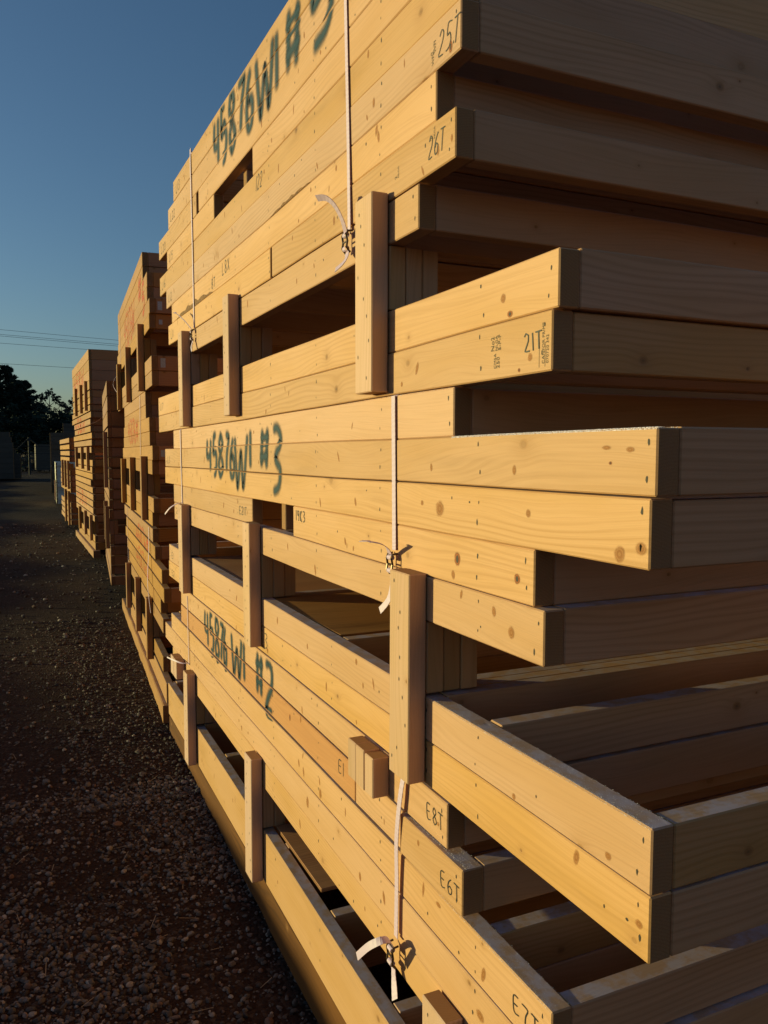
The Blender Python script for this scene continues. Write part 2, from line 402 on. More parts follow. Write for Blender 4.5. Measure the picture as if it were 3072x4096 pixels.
WZ = [(-1.6, .018), (-1.43, .018), (-.95, .0125), (-.55, .004), (-.1, -.004), (.2, -.004), (.45, .003), (.95, .011), (1.3, .016)]
def wmain(y, z):
    z += .0011 * math.sin(y * 2.9 + z * 25.0) + .0005 * math.sin(y * 8.3 - z * 41.0)
    for (a, sa), (b, sb) in zip(WZ, WZ[1:]):
        if z <= b: k = sa + (sb - sa) * max(0, (z - a)) / (b - a); break
    else: k = WZ[-1][1]
    return z + k * (y - 1.6)

ORD = ['topmost', 'second', 'third', 'fourth', 'fifth', 'sixth', 'seventh', 'eighth', 'ninth', 'tenth', 'eleventh', 'twelfth', 'thirteenth', 'fourteenth']
GA = 'wall frames in the upper bundle of the nearest stack'; GB = 'wall frames in the middle bundle of the nearest stack'; GC = 'wall frames in the lower bundle of the nearest stack'
STK = [1.145 + .4 * k for k in range(-1, 10)]
# (z top, pieces, label, group, extras)
rows = [
 (1.209, [(1.24, 3.865, 0)], 'pale pine wall frame on the very top, carrying the tops of the painted #5 number', GA),
 (1.121, [(1.245, 4.01, 0)], 'pine wall frame second from the top, crossed by the middle of the teal #5 paint', GA),
 (1.034, [(1.262, 3.33, 0), (3.375, 4.285, 0)], 'pine wall frame third from the top, with a narrow slit near its far end', GA),
 (.946, [(1.25, 2.533, 0), (3.066, 4.06, 0)], 'pine wall frame with the dark open slot in its edge, under the painted #5', GA),
 (.859, [(1.243, 4.28, 0)], 'long pine wall frame just below the dark slot, marked 122 in black', GA),
 (.774, [(1.237, 4.10, 0)], 'pine wall frame marked 25T at its near corner', GA),
 (.687, [(1.324, 3.96, 0)], 'pine wall frame set back between the 25T and 26T frames', GA),
 (.600, [(1.252, 2.335, 0), (2.352, 4.055, 0)], 'pine wall frame marked 26T at its near corner', GA),
 (.511, [(1.393, 3.62, 0)], 'lowest pine wall frame of the upper bundle, resting on the spacer posts', GA),
 (.2915, [(.956, 4.40, 0)], 'pine wall frame with split chipped near corner, lying on the 21T frame', GB),
 (.2035, [(.967, 4.385, 0)], 'pine wall frame marked 21T with printed grade stamps at its corner', GB),
 (.115, [(1.254, 3.98, 0)], 'set back pine wall frame under the 21T frame, carrying the tops of the painted #3', GB),
 (.028, [(.753, 4.214, 0)], 'pine wall frame with white frost along its top edge, longest of the middle bundle', GB),
 (-.061, [(.761, 4.22, 0)], 'pine wall frame with large oval knots, directly under the frosted one', GB),
 (-.148, [(1.003, 2.155, 0), (2.58, 3.99, 0)], 'pine wall frame with a reddish resin knot and an opening marked 19K3', GB),
 (-.236, [(.976, 3.98, 0)], 'lowest pine wall frame of the middle bundle, resting on the spacer posts', GB),
 (-.469, [(.745, 4.15, 0)], 'frosted pine wall frame below the open gap, its big near corner jutting out', GC),
 (-.5575, [(.746, 4.17, 0)], 'pine wall frame with a curved crack, glued tight under the frosted jutting one', GC),
 (-.648, [(1.265, 3.85, 0)], 'pine wall frame marked E8T at its near corner', GC),
 (-.7405, [(1.197, 1.452, .007), (1.455, 1.705, 0), (1.709, 3.86, 0)], 'wall frame marked E6T whose long edge board is orange', GC),
 (-.8375, [(.943, 4.13, 0)], 'frosted pine wall frame marked E7T at its near corner', GC),
 (-.9265, [(.93, 4.31, 0)], 'pine wall frame directly under the E7T frame', GC),
 (-1.0155, [(.80, 4.11, 0)], 'pine wall frame above the lowest gap, resting on the bottom spacer posts', GC),
]
KN = {  # knots and flaws seen in the photo: row -> (y, z, ry, rz, material)
 0: [], 1: [(1.55, 1.07, .012, .022, 'knotdark')], 4: [(1.63, .845, .006, .011, 'knot')], 5: [(1.272, .705, .008, .013, 'knotdark'), (1.6, .735, .008, .013, 'knot')],
 7: [(1.315, .545, .007, .012, 'knot'), (1.265, .55, .005, .008, 'knot'), (1.83, .55, .009, .014, 'knot')],
 9: [(1.10, .243, .009, .010, 'knot'), (1.08, .214, .010, .007, 'knotdark')],
 10: [(.998, .128, .011, .013, 'knot'), (1.05, .125, .004, .004, 'knotdark')],
 12: [(1.06, -.03, .007, .010, 'knot'), (.80, .0, .010, .005, 'knot'), (.845, .003, .012, .004, 'knot'), (1.335, -.028, .006, .010, 'knot'), (.837, -.018, .004, .003, 'knotdark')],
 13: [(1.30, -.105, .019, .017, 'knot'), (1.37, -.098, .007, .006, 'knot'), (1.02, -.095, .008, .008, 'knot'), (.815, -.133, .013, .013, 'knot'), (.776, -.122, .013, .010, 'knot')],
 14: [(1.235, -.188, .013, .015, 'knotdark'), (1.335, -.222, .010, .015, 'knotdark'), (1.048, -.197, .010, .010, 'knotdark')],
 15: [(1.062, -.287, .011, .013, 'knot')],
 16: [(1.05, -.548, .006, .007, 'knot'), (.825, -.54, .008, .007, 'knot'), (1.66, -.53, .005, .010, 'knot')],
 17: [(.765, -.6, .009, .007, 'knot'), (1.9, -.60, .006, .016, 'knot')],
 18: [(1.30, -.70, .005, .005, 'knot')], 20: [(1.95, -.905, .012, .018, 'knot'), (1.30, -.86, .012, .006, 'knot')],
 21: [(1.145, -.975, .016, .012, 'knot'), (2.05, -.97, .012, .02, 'knot')], 19: [(2.2, -.775, .008, .013, 'knotdark')],
}
MAIN = []
for i, (zt, pcs, lab, grp) in enumerate(rows):
    zbr = zt - HB
    def ex(mb, pi, X, zb, zt2, W, i=i, pcs=pcs):
        a, b, _ = pcs[pi]
        for (y, z, ry, rz, mt) in KN.get(i, []):
            if a + ry < y < b - ry and zb + rz < z < zt2 - rz * .6:
                s = len(mb.v); disc(mb, X + .0002, y, z, ry * .95, rz * .95, MAT[mt])
                if mt == 'knotdark': disc(mb, X + .0001, y, z, ry * .35, rz * .5, MAT['nail'], 7)
                mb.v[s:] = [W(p) for p in mb.v[s:]]
        if i in (5, 6):     # bark-edged arris towards the far end
            s = len(mb.v); y = 3.1 if i == 6 else 2.0; y1 = 3.85 if i == 6 else 2.35
            n = 14; zz = zb + .001
            for k in range(n):
                ya_, yb_ = y + (y1 - y) * k / n, y + (y1 - y) * (k + 1) / n
                ha = .026 * math.sin(math.pi * k / n) ** .7 * (.7 + .3 * math.sin(k * 2.3)) + .001; hb = .026 * math.sin(math.pi * (k + 1) / n) ** .7 * (.7 + .3 * math.sin((k + 1) * 2.3)) + .001
                if i == 5: ha *= .35; hb *= .35
                mb.face([(X + .0002, ya_, zz), (X + .0002, ya_, zz + ha), (X + .0002, yb_, zz + hb), (X + .0002, yb_, zz)], [(0, 0)] * 4, (0, 0), MAT['bark'])
            mb.v[s:] = [W(p) for p in mb.v[s:]]
    st = list(STK)
    if i in (16, 17): st = [1.145, 1.333, 1.3715, 1.41, 1.845] + ([2.245, 2.645, 3.045, 3.445] if i == 17 else [2.52]) + [3.845]
    pm = [None, None, 'orange'] if i == 19 else None
    t = frame('' + lab, grp, (0, 0), 0.0, zt, pcs, 'wood', st, warp=wmain, extra=ex, piecemat=pm)
    MAIN.append(t)
# the lowest frame has a wide edge board
t = frame('lowest wall frame of the nearest stack, its wide edge board over the brown skid', GC, (0, 0), 0.0, -1.2535,
          [(.80, 4.265, 0)], 'wood', STK, h=.172, warp=wmain, nails=True)
MAIN.append(t)

def row_of(z):
    for i, r in enumerate(rows):
        if r[0] - .0877 <= z <= r[0]: return i
    return 0
def frost_edge(i, y0, y1, n, x_in=T, sc=1.0):
    t = MAIN[i]; mb = MB(); rnf = random.Random(i); ya = t['_ya']; base = t['_base']; zt_ = rows[i][0]
    for _ in range(n):
        y = rnf.uniform(y0, y1); x = t['_x'] + (abs(rnf.gauss(0, .004)) if rnf.random() < .7 else rnf.uniform(0, x_in)); k = rnf.uniform(.0004, .0015) * sc; r_ = k * .5
        z = wmain(y, zt_) - .0006 - (.0016 if x - t['_x'] < .002 else 0); tip = (x + rnf.gauss(0, k * .6), y - ya + rnf.gauss(0, k * .6), z - base + k)
        b = [(x + r_ * math.cos(a), y - ya + r_ * math.sin(a), z - base) for a in (0, 2.1, 4.2)]
        for k_ in range(3): mb.face([b[k_], b[(k_ + 1) % 3], tip], [(0, 0)] * 3, (0, 0), MAT['frost'])
    o = mb.build('frost', t); o['kind'] = 'stuff'
frost_edge(12, .755, 1.26, 9000, sc=1.35); frost_edge(16, .75, 1.34, 6000, sc=.8); frost_edge(19, 1.2, 1.45, 1500); frost_edge(20, .95, 1.3, 4000, sc=.8); frost_edge(11, 1.26, 1.9, 900)
# spray painted numbers
def char_lines(c, zb, h, rn):
    ch, ya, yb, dz, hs = c; out = []; wd = ya - yb
    for pl in GL[ch]:
        out.append(smooth_line([(ya - u * wd + rn.uniform(-.004, .004), zb + dz + v * h * hs + rn.uniform(-.004, .004)) for u, v in pl], .006))
    return out
SPR = [
 ([('4', 3.05, 2.96, 0, 1), ('5', 2.94, 2.85, 0, 1), ('8', 2.82, 2.735, 0, 1), ('7', 2.71, 2.61, .0, 1), ('6', 2.60, 2.51, -.01, 1), ('W', 2.48, 2.30, -.015, 1.05),
   ('1', 2.29, 2.25, -.015, 1.05), ('#', 2.205, 2.05, -.015, 1.05), ('5', 2.0, 1.82, -.02, 1.05)], 1.02, .175, range(0, 4), .0115),
 ([('4', 3.25, 3.16, -.02, 1), ('5', 3.14, 3.07, -.02, 1), ('8', 3.05, 2.97, -.02, 1), ('7', 2.95, 2.88, -.02, 1), ('6', 2.87, 2.80, -.025, 1), ('W', 2.80, 2.635, -.055, 1.25),
   ('1', 2.61, 2.58, -.005, 1), ('#', 2.49, 2.375, .0, 1), ('3', 2.36, 2.255, -.06, 1.3)], -.055, .145, range(11, 15), .0095),
 ([('4', 3.34, 3.26, 0, 1), ('5', 3.24, 3.17, 0, 1), ('8', 3.15, 3.08, 0, 1), ('7', 3.07, 3.01, 0, 1), ('6', 3.01, 2.955, 0, 1), ('W', 2.88, 2.735, .01, .95),
   ('1', 2.72, 2.69, .01, .95), ('#', 2.57, 2.465, .02, .95), ('2', 2.45, 2.355, .0, 1.0)], -.825, .165, range(18, 21), .0090)]
rnp = random.Random(3)
for chars, zb, h, rr, wd in SPR:
    for c_ in chars:
        pl = char_lines(c_, zb, h, rnp)
        for i in rr: marks_on(MAIN[i], 'painted_character', pl, wd * 2.75, MAT['spray'], rows[i][0] - HB, rows[i][0], 0, MAIN[i]['_x'], wmain, .0011)
# marker writing
HW = [(5, '25T', 1.318, .705, .044, .027, .15), (7, '26T', 1.352, .54, .038, .022, .1), (10, '21T', 1.036, .150, .026, .021, -.1), (18, 'E8T', 1.345, -.706, .030, .024, -.1),
      (19, 'E6T', 1.276, -.806, .030, .026, -.1), (20, 'E7T', 1.045, -.900, .028, .026, -.1), (19, 'E1', 1.815, -.79, .032, .03, 0), (18, 'E', 1.735, -.715, .03, .03, 0),
      (17, 'E3', 2.50, -.625, .05, .045, 0), (14, 'E21T', 2.745, -.21, .028, .03, 0), (14, '19K3', 2.13, -.188, .030, .024, 0), (4, '122', 2.50, .80, .045, .03, .2),
      (0, 'L13', 3.80, 1.14, .04, .04, .1), (1, 'L22', 3.95, 1.055, .035, .04, .1), (2, 'L20', 4.22, .965, .035, .045, .1), (3, 'L15', 4.0, .885, .035, .04, .1), (4, 'L16', 4.22, .795, .035, .045, 0),
      (5, 'L12', 4.04, .71, .035, .04, 0), (6, 'L8X', 2.95, .635, .04, .04, 0), (6, '8T', 3.12, .615, .035, .035, 0), (8, 'L11', 3.55, .45, .03, .04, 0), (7, 'L11', 3.99, .535, .035, .04, 0),
      (9, 'L17', 4.34, .23, .03, .04, 0), (12, 'L3', 4.15, -.04, .03, .04, 0), (15, '29', 3.93, -.29, .03, .04, 0), (16, 'E1', 4.08, -.535, .03, .04, 0), (17, 'E2', 4.09, -.63, .03, .04, 0)]
rn = random.Random(5)
for i, tx, y, z, h, adv, sl_ in HW:
    px = .007 if (i == 19 and y < 1.45) else 0
    marks_on(MAIN[i], 'handwriting', strokes(tx, y, z, h, adv, sl_, jit=.03, rnd=rn), .0011 if y < 2 else .0015, MAT['ink'], rows[i][0] - HB, rows[i][0], 0, MAIN[i]['_x'] - px, wmain)
def stamp(i, lines, y, z, size, up=True, box=False):
    """printed grade stamp on the edge board, lettering turned on its side"""
    t = MAIN[i]; mb = MB(); ya = t['_ya']; base = t['_base']; X = t['_x'] - .0007
    for k, (txt, sz) in enumerate(lines):
        cu = bpy.data.curves.new('s', 'FONT'); cu.body = txt; cu.size = sz; cu.resolution_u = 2
        o = bpy.data.objects.new('s', cu); scene.collection.objects.link(o)
        dg = bpy.context.evaluated_depsgraph_get(); me = o.evaluated_get(dg).to_mesh()
        for p in me.polygons:
            q = [me.vertices[j].co for j in p.vertices]
            pts = [(X, y - (k * size * 1.15) + c_.y if False else y - k * size * 1.15 + c_.y * 1.0 * (1 if not up else 1), z + c_.x) for c_ in q]
            mb.face([(X, a[1], wmain(a[1], a[2])) for a in pts], [(0, 0)] * len(pts), (0, 0), MAT['stampink'])
        o.evaluated_get(dg).to_mesh_clear(); bpy.data.objects.remove(o)
    if box:
        for (dy, w_) in ((.0125, .0008), (-.0018, .0008)):
            mb.face([(X, y + dy, z - .002), (X, y + dy + w_, z - .002), (X, y + dy + w_, z + .034), (X, y + dy, z + .034)], [(0, 0)] * 4, (0, 0), MAT['stampink'])
    mb.v = [(a, b - ya, c_ - base) for a, b, c_ in mb.v]
    mb.build('grade_stamp', t)
stamp(10, [('No2', .013), ('NLGA', .009), ('S-P-F', .012)], 1.121, .160, .0085)
stamp(10, [('CMSA', .009), ('250', .012)], 1.115, .133, .0085)
stamp(10, [('CANFOR PRIME', .0085), ('070720 342', .0085)], .985, .128, .0085, box=True)
stamp(5, [('2', .014), ('WFI', .013)], 1.335, .72, .008); stamp(5, [('WFI', .012)], 1.333, .70, .008)
stamp(7, [('2', .013), ('NLGA', .008)], 1.335, .57, .008); stamp(7, [('2', .013), ('NLGA', .008)], 1.485, .545, .008); stamp(14, [('No2', .01)], 3.7, -.2, .01)

# ------------------------------------------------------------------ spacer posts of the nearest stack
def post(label, y0, y1, zt, zb, gap, inner=3, X=0.0, key='post', rz=0, origin=(0, 0), group='spacer posts nailed across the gaps of the nearest stack', warp=None, endk='end'):
    ox, oy = origin; c, s = math.cos(rz), math.sin(rz)
    t = thing('spacer_post', label, 'spacer post', (ox - s * y0, oy + c * y0, CZ + zb), rz, group)
    rn_ = random.Random(int(abs(y0) * 1000) + int((zt + 3) * 77)); lean = rn_.uniform(-.004, .004)
    mb = MB(); mb.board(X - T - .0027, X - .0027, 0, y1 - y0, 0, zt - zb, 2, MAT[key], MAT[endk], warp=lambda p: (p[0], p[1] + lean * (p[2] / (zt - zb)), p[2]))
    for k in range(9):
        yy = rn_.uniform(.012, y1 - y0 - .012); zz = (k + .5 + rn_.uniform(-.3, .3)) / 9 * (zt - zb)
        q = [(X - T - .0032, yy + .0018 * a, zz + .0042 * b) for a, b in ((0, 1), (-1, .3), (-.7, -.7), (.2, -1), (1, -.2), (.8, .6))]
        mb.face(q[::-1], [(0, 0)] * 6, (0, 0), MAT['nail'])
    mb.build('outer_board', t)
    for k in range(inner):
        mb = MB(); d = R_.uniform(-.002, .002)
        mb.board(X + .0005 + k * (T + .0006), X + k * (T + .0006) + T, d, y1 - y0 + d, gap[0] - zb + .001, gap[1] - zb - .001, 2, MAT[key if key != 'post' else 'wood'], MAT[endk]); mb.build('inner_board', t)
    return t
g1 = (.2925, .4245); g2 = (-.4665, -.3235); g3 = (-1.2475, -1.103)
post('nearest post in the upper gap, with a loose strap end curling beside its head', 1.523, 1.610, .527, .125, g1)
post('middle post of the three in the upper gap', 2.712, 2.79, .532, .127, (g1[0], g1[1] + .003))
post('farthest post in the upper gap, beside the far strap buckle', 3.530, 3.612, .520, .114, (g1[0], g1[1] + .004))
post('large bright post in the middle gap, right below the strap buckle', 1.351, 1.437, -.230, -.640, g2)
post('middle post of the three in the middle gap, between the two openings', 2.480, 2.560, -.224, -.622, g2)
post('farthest post in the middle gap', 3.595, 3.682, -.232, -.627, (g2[0] + .008, g2[1] - .0065))
post('farthest post in the lowest gap, next to the small end block', 3.540, 3.625, -.980, -1.395, (-1.212, -1.077), 2)
post('middle post in the lowest gap, its foot over the brown skid', 2.492, 2.575, -.994, -1.410, (-1.234, -1.092), 2)
post('post at the bottom edge of the picture showing only its sunlit head', 1.195, 1.285, -1.022, -1.45, g3, 2)

def block(label, y0, y1, zt, zb, n, mats):
    t = thing('nailed_block', label, 'wood block', (0, y0, CZ + zb), 0, 'short blocks nailed to the edge of the nearest stack')
    w_ = (y1 - y0) / n
    for k in range(n):
        mb = MB(); mb.board(-T - .002 - R_.uniform(0, .002), -.002, k * w_ + .0006, (k + 1) * w_ - (.0035 if k == 0 else .0004), 0, zt - zb + R_.uniform(-.0015, .001), 2, MAT[mats], MAT['end']); mb.build('block_board', t)
block('short block of three boards beside the large bright post', 1.516, 1.658, -.646, -.734, 3, 'post')
block('small end block at the far end, just above the lowest gap', 3.788, 3.94, -.978, -1.068, 2, 'post')

# ------------------------------------------------------------------ plywood sheets and skid
t = MB(); t.board(.0415, 1.22, 1.905, 2.478, 0, .028, 0, MAT['ply'], MAT['ply'], c=.001); o = t.build('plywood_sheet', None, (0, 0, CZ - .4965))
tag(o, 'brown plywood sheet lying in the middle gap behind the strap end', 'plywood sheet', 'plywood sheets lying in the gaps')
t = MB(); t.board(.0415, 1.22, 2.566, 3.59, 0, .028, 0, MAT['ply'], MAT['ply'], c=.001); o = t.build('plywood_sheet', None, (0, 0, CZ - .4955))
tag(o, 'brown plywood sheet seen through the small opening of the middle gap', 'plywood sheet', 'plywood sheets lying in the gaps')
t = MB(); t.board(.042, 1.22, 2.06, 2.485, 0, .011, 0, MAT['ply'], MAT['end_dark'], c=.001); o = t.build('plywood_sheet', None, (0, 0, CZ - 1.239))
tag(o, 'brown plywood sheet in the lowest gap beside the middle post', 'plywood sheet', 'plywood sheets lying in the gaps')
def skid(label, x, y0, y1, zt0, zt1, h0, h1, w_=.085, rz=0.0, mat='skid', origin=(0, 0)):
    n = 22; mb = MB(); bd = (R_.random(), R_.random()); rr = random.Random(9)
    prof = []
    for k in range(n + 1):
        y = y0 + (y1 - y0) * k / n; f = k / n; e = rr.uniform(-.004, .004)
        prof.append((y - y0, zt0 + (zt1 - zt0) * f + rr.uniform(-.001, .001), zt0 + (zt1 - zt0) * f - (h0 + (h1 - h0) * f) + e, x + rr.uniform(-.0025, .0025)))
    for k in range(n):
        a, b = prof[k], prof[k + 1]
        mb.face([(a[3], a[0], a[2]), (a[3], a[0], a[1] - .004), (b[3], b[0], b[1] - .004), (b[3], b[0], b[2])], [(a[0], 0), (a[0], .1), (b[0], .1), (b[0], 0)], bd, MAT[mat])
        mb.face([(a[3], a[0], a[1] - .004), (a[3] + .006, a[0], a[1]), (b[3] + .006, b[0], b[1]), (b[3], b[0], b[1] - .004)], [(a[0], .1), (a[0], .105), (b[0], .105), (b[0], .1)], bd, MAT[mat])
        mb.face([(a[3] + .006, a[0], a[1]), (x + w_, a[0], a[1]), (x + w_, b[0], b[1]), (b[3] + .006, b[0], b[1])], [(a[0], .2), (a[0], .29), (b[0], .29), (b[0], .2)], bd, MAT[mat])
        mb.face([(x + w_, a[0], a[1]), (x + w_, a[0], a[2]), (x + w_, b[0], b[2]), (x + w_, b[0], b[1])], [(a[0], .3), (a[0], .4), (b[0], .4), (b[0], .3)], bd, MAT[mat])
    for a, fl in ((prof[0], 0), (prof[-1], 1)):
        q = [(a[3], a[0], a[2]), (x + w_, a[0], a[2]), (x + w_, a[0], a[1]), (a[3], a[0], a[1])]
        if fl: q.reverse()
        mb.face(q, [(p[0], p[2]) for p in q], bd, MAT['end_dark'])
    s, c = math.sin(rz), math.cos(rz)
    o = mb.build('wooden_skid', None, (origin[0] - s * y0, origin[1] + c * y0, CZ)); o.rotation_euler = (0, 0, rz)
    return tag(o, label, 'skid', 'wooden skids under the stacks')
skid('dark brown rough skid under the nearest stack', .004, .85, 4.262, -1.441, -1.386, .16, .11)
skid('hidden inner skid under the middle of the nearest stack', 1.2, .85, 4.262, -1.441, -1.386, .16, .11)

# ------------------------------------------------------------------ straps
def strap(label, path, width=.016, normal=(-1, 0, 0), side=(0, 1, 0), buckle=None, tails=(), grp='white woven straps round the bundles'):
    t = thing('strap', label, 'strap', tuple(path[0]), 0, grp); o0 = Vector(path[0])
    def band(name, pts, w0, sd=None):
        pts = [Vector(p) for p in smooth_line([tuple(p) for p in pts], .005)]
        mb = MB(); th = .0011
        n = len(pts)
        for i in range(n - 1):
            d = []
            for j in (i, i + 1):
                tg = (pts[min(n - 1, j + 1)] - pts[max(0, j - 1)]).normalized()
                s_ = Vector(sd[0]).lerp(Vector(sd[1]), j / (n - 1)) if sd else Vector(side)
                s_ = (s_ - tg * s_.dot(tg)).normalized(); nn = tg.cross(s_).normalized()
                if nn.x > 0: nn = -nn
                rib = .00035 * (1 if j % 2 else 0)
                p = pts[j] - o0
                d.append([p + s_ * w0 / 2 + nn * (th + rib), p - s_ * w0 / 2 + nn * (th + rib), p - s_ * w0 / 2, p + s_ * w0 / 2])
            a, b = d
            for k in range(4):
                k2 = (k + 1) % 4
                mb.face([a[k], a[k2], b[k2], b[k]], [(0, 0)] * 4, (0, 0), MAT['strap'])
            if i == 0: mb.face(a[::-1], [(0, 0)] * 4, (0, 0), MAT['strap'])
            if i == n - 2: mb.face(b, [(0, 0)] * 4, (0, 0), MAT['strap'])
        return mb.build(name, t)
    band('band', path, width)
    for tl in tails: band('loose_end', tl[0], width * tl[2] if len(tl) > 2 else width, tl[1])
    if buckle:
        # bent wire buckle: two side wires and three cross bars
        bx, by, bz, sc = buckle; mb = MB()
        def wire(pts, r):
            pts = [Vector(p) for p in pts]
            for i in range(len(pts) - 1):
                tg = (pts[i + 1] - pts[i]).normalized(); u = tg.cross(Vector((.3, .5, .81))).normalized(); v = tg.cross(u)
                for k in range(6):
                    a, b = math.pi * k / 3, math.pi * (k + 1) / 3
                    ea = (u * math.cos(a) + v * math.sin(a)) * r; eb = (u * math.cos(b) + v * math.sin(b)) * r
                    mb.face([pts[i] + ea - o0, pts[i + 1] + ea - o0, pts[i + 1] + eb - o0, pts[i] + eb - o0], [(0, 0)] * 4, (0, 0), MAT['buckle'], True)
        s_ = sc
        for sg in (-1, 1):
            y = by + sg * .011 * s_
            wire([(bx + .002, y, bz + .021 * s_), (bx - .008 * s_, y, bz + .0195 * s_), (bx - .011 * s_, y, bz + .012 * s_), (bx - .009 * s_, y, bz), (bx - .011 * s_, y, bz - .012 * s_), (bx - .004 * s_, y, bz - .020 * s_)], .0021 * s_)
        for (dx, dz) in ((-.008, .0195), (-.009, 0), (-.004, -.020)):
            wire([(bx + dx * s_, by - .0125 * s_, bz + dz * s_), (bx + dx * s_, by + .0125 * s_, bz + dz * s_)], .0019 * s_)
        mb.build('buckle', t)
        for dz in (.013, -.013):
            mb = MB()
            for k in range(10):
                a, b = 2 * math.pi * k / 10, 2 * math.pi * (k + 1) / 10; rr = .0052 * s_
                c0 = Vector((bx - .008 * s_, by, bz + dz * s_)) - o0; w2 = Vector((0, width * .5, 0))
                ea, eb = Vector((math.cos(a) * rr, 0, math.sin(a) * rr)), Vector((math.cos(b) * rr, 0, math.sin(b) * rr))
                mb.face([c0 + ea - w2, c0 + ea + w2, c0 + eb + w2, c0 + eb - w2], [(0, 0)] * 4, (0, 0), MAT['strap'], True)
            mb.build('strap_fold', t)
    return t
Z = CZ
strap('near white strap on the upper bundle, running down to a buckle beside the nearest post',
      [(2.4, 1.757, Z + 1.2135), (1.2, 1.757, Z + 1.2135), (.6, 1.757, Z + 1.2135), (.34, 1.757, Z + 1.2135), (.05, 1.757, Z + 1.2135), (.008, 1.757, Z + 1.2133), (-.003, 1.755, Z + 1.20), (-.003, 1.745, Z + .95), (-.0035, 1.733, Z + .7), (-.006, 1.722, Z + .50)], .0155,
      buckle=(-.006, 1.722, Z + .474, 1.15),
      tails=[([(-.014, 1.722, Z + .492), (-.032, 1.70, Z + .515), (-.052, 1.695, Z + .543), (-.067, 1.71, Z + .561), (-.078, 1.737, Z + .567)], [(0, 1, .1), (.1, 1, -.3)]),
             ([(-.012, 1.722, Z + .452), (-.018, 1.708, Z + .438), (-.026, 1.71, Z + .424), (-.036, 1.733, Z + .412)], [(0, 1, 0), (.2, .8, .6)])])
strap('far white strap on the upper bundle, near the end facing the second stack',
      [(2.4, 3.47, Z + 1.2405), (1.2, 3.47, Z + 1.2405), (.6, 3.47, Z + 1.2405), (.34, 3.47, Z + 1.2405), (.05, 3.47, Z + 1.2405), (.008, 3.47, Z + 1.240), (-.003, 3.46, Z + 1.23), (-.003, 3.45, Z + .9), (-.003, 3.44, Z + .52)], .016, buckle=(-.006, 3.44, Z + .49, 1.1),
      tails=[([(-.01, 3.44, Z + .51), (-.035, 3.465, Z + .55), (-.055, 3.52, Z + .585), (-.06, 3.57, Z + .60)], [(0, 1, 0), (0, 1, .3)], .7), ([(-.008, 3.44, Z + .47), (-.02, 3.42, Z + .44), (-.02, 3.41, Z + .42)], [(0, 1, 0), (0, 1, 0)])])
strap('near white strap on the middle bundle, its long end curling above the large bright post',
      [(.034, 1.497, Z + .1168), (.012, 1.497, Z + .1168), (.004, 1.496, Z + .1165), (-.002, 1.495, Z + .113), (-.003, 1.495, Z + .10), (-.003, 1.492, Z - .05), (-.004, 1.488, Z - .2)], .0165, buckle=(-.006, 1.485, Z - .228, 1.05),
      tails=[([(-.014, 1.487, Z - .208), (-.030, 1.466, Z - .192), (-.050, 1.455, Z - .181), (-.068, 1.463, Z - .177), (-.080, 1.484, Z - .178)], [(0, 1, 0), (.55, .8, .0)], .85),
             ([(-.010, 1.485, Z - .25), (-.014, 1.478, Z - .275), (-.021, 1.480, Z - .302), (-.030, 1.502, Z - .327)], [(0, 1, 0), (.0, .8, .5)])])
strap('far thin white strap on the middle bundle, beside the painted 4',
      [(.034, 3.79, Z + .107), (.012, 3.79, Z + .107), (.004, 3.79, Z + .1065), (-.003, 3.787, Z + .10), (-.003, 3.785, Z + .05), (-.003, 3.77, Z - .236)], .015,
      tails=[([(-.003, 3.775, Z - .232), (-.03, 3.76, Z - .236), (-.055, 3.79, Z - .256), (-.07, 3.84, Z - .287)], [(0, 1, 0), (0, .6, .6)], .6)])
strap('near white strap on the lower bundle, hanging slack with a wide curved loose end',
      [(-.006, 1.430, Z - .640), (-.012, 1.440, Z - .70), (-.012, 1.458, Z - .80), (-.008, 1.465, Z - .90), (-.008, 1.468, Z - 1.02)], .0165, buckle=(-.010, 1.470, Z - 1.058, 1.15),
      tails=[([(-.016, 1.468, Z - 1.036), (-.034, 1.448, Z - 1.008), (-.055, 1.437, Z - .997), (-.074, 1.460, Z - 1.018), (-.085, 1.496, Z - 1.058)], [(0, 1, 0), (.1, .5, .8)]),
             ([(-.014, 1.468, Z - 1.082), (-.019, 1.455, Z - 1.104), (-.030, 1.427, Z - 1.126)], [(0, 1, 0), (0, 1, .1)])])
strap('far thin strap on the lower bundle, its stiff end crossing the small end block',
      [(-.003, 3.69, Z - .655), (-.004, 3.68, Z - .8), (-.004, 3.67, Z - .97)], .009,
      tails=[([(-.006, 3.68, Z - .965), (-.03, 3.70, Z - .968), (-.05, 3.77, Z - .970), (-.07, 3.86, Z - .972)], [(0, 1, 0), (0, .5, .8)], .7)])

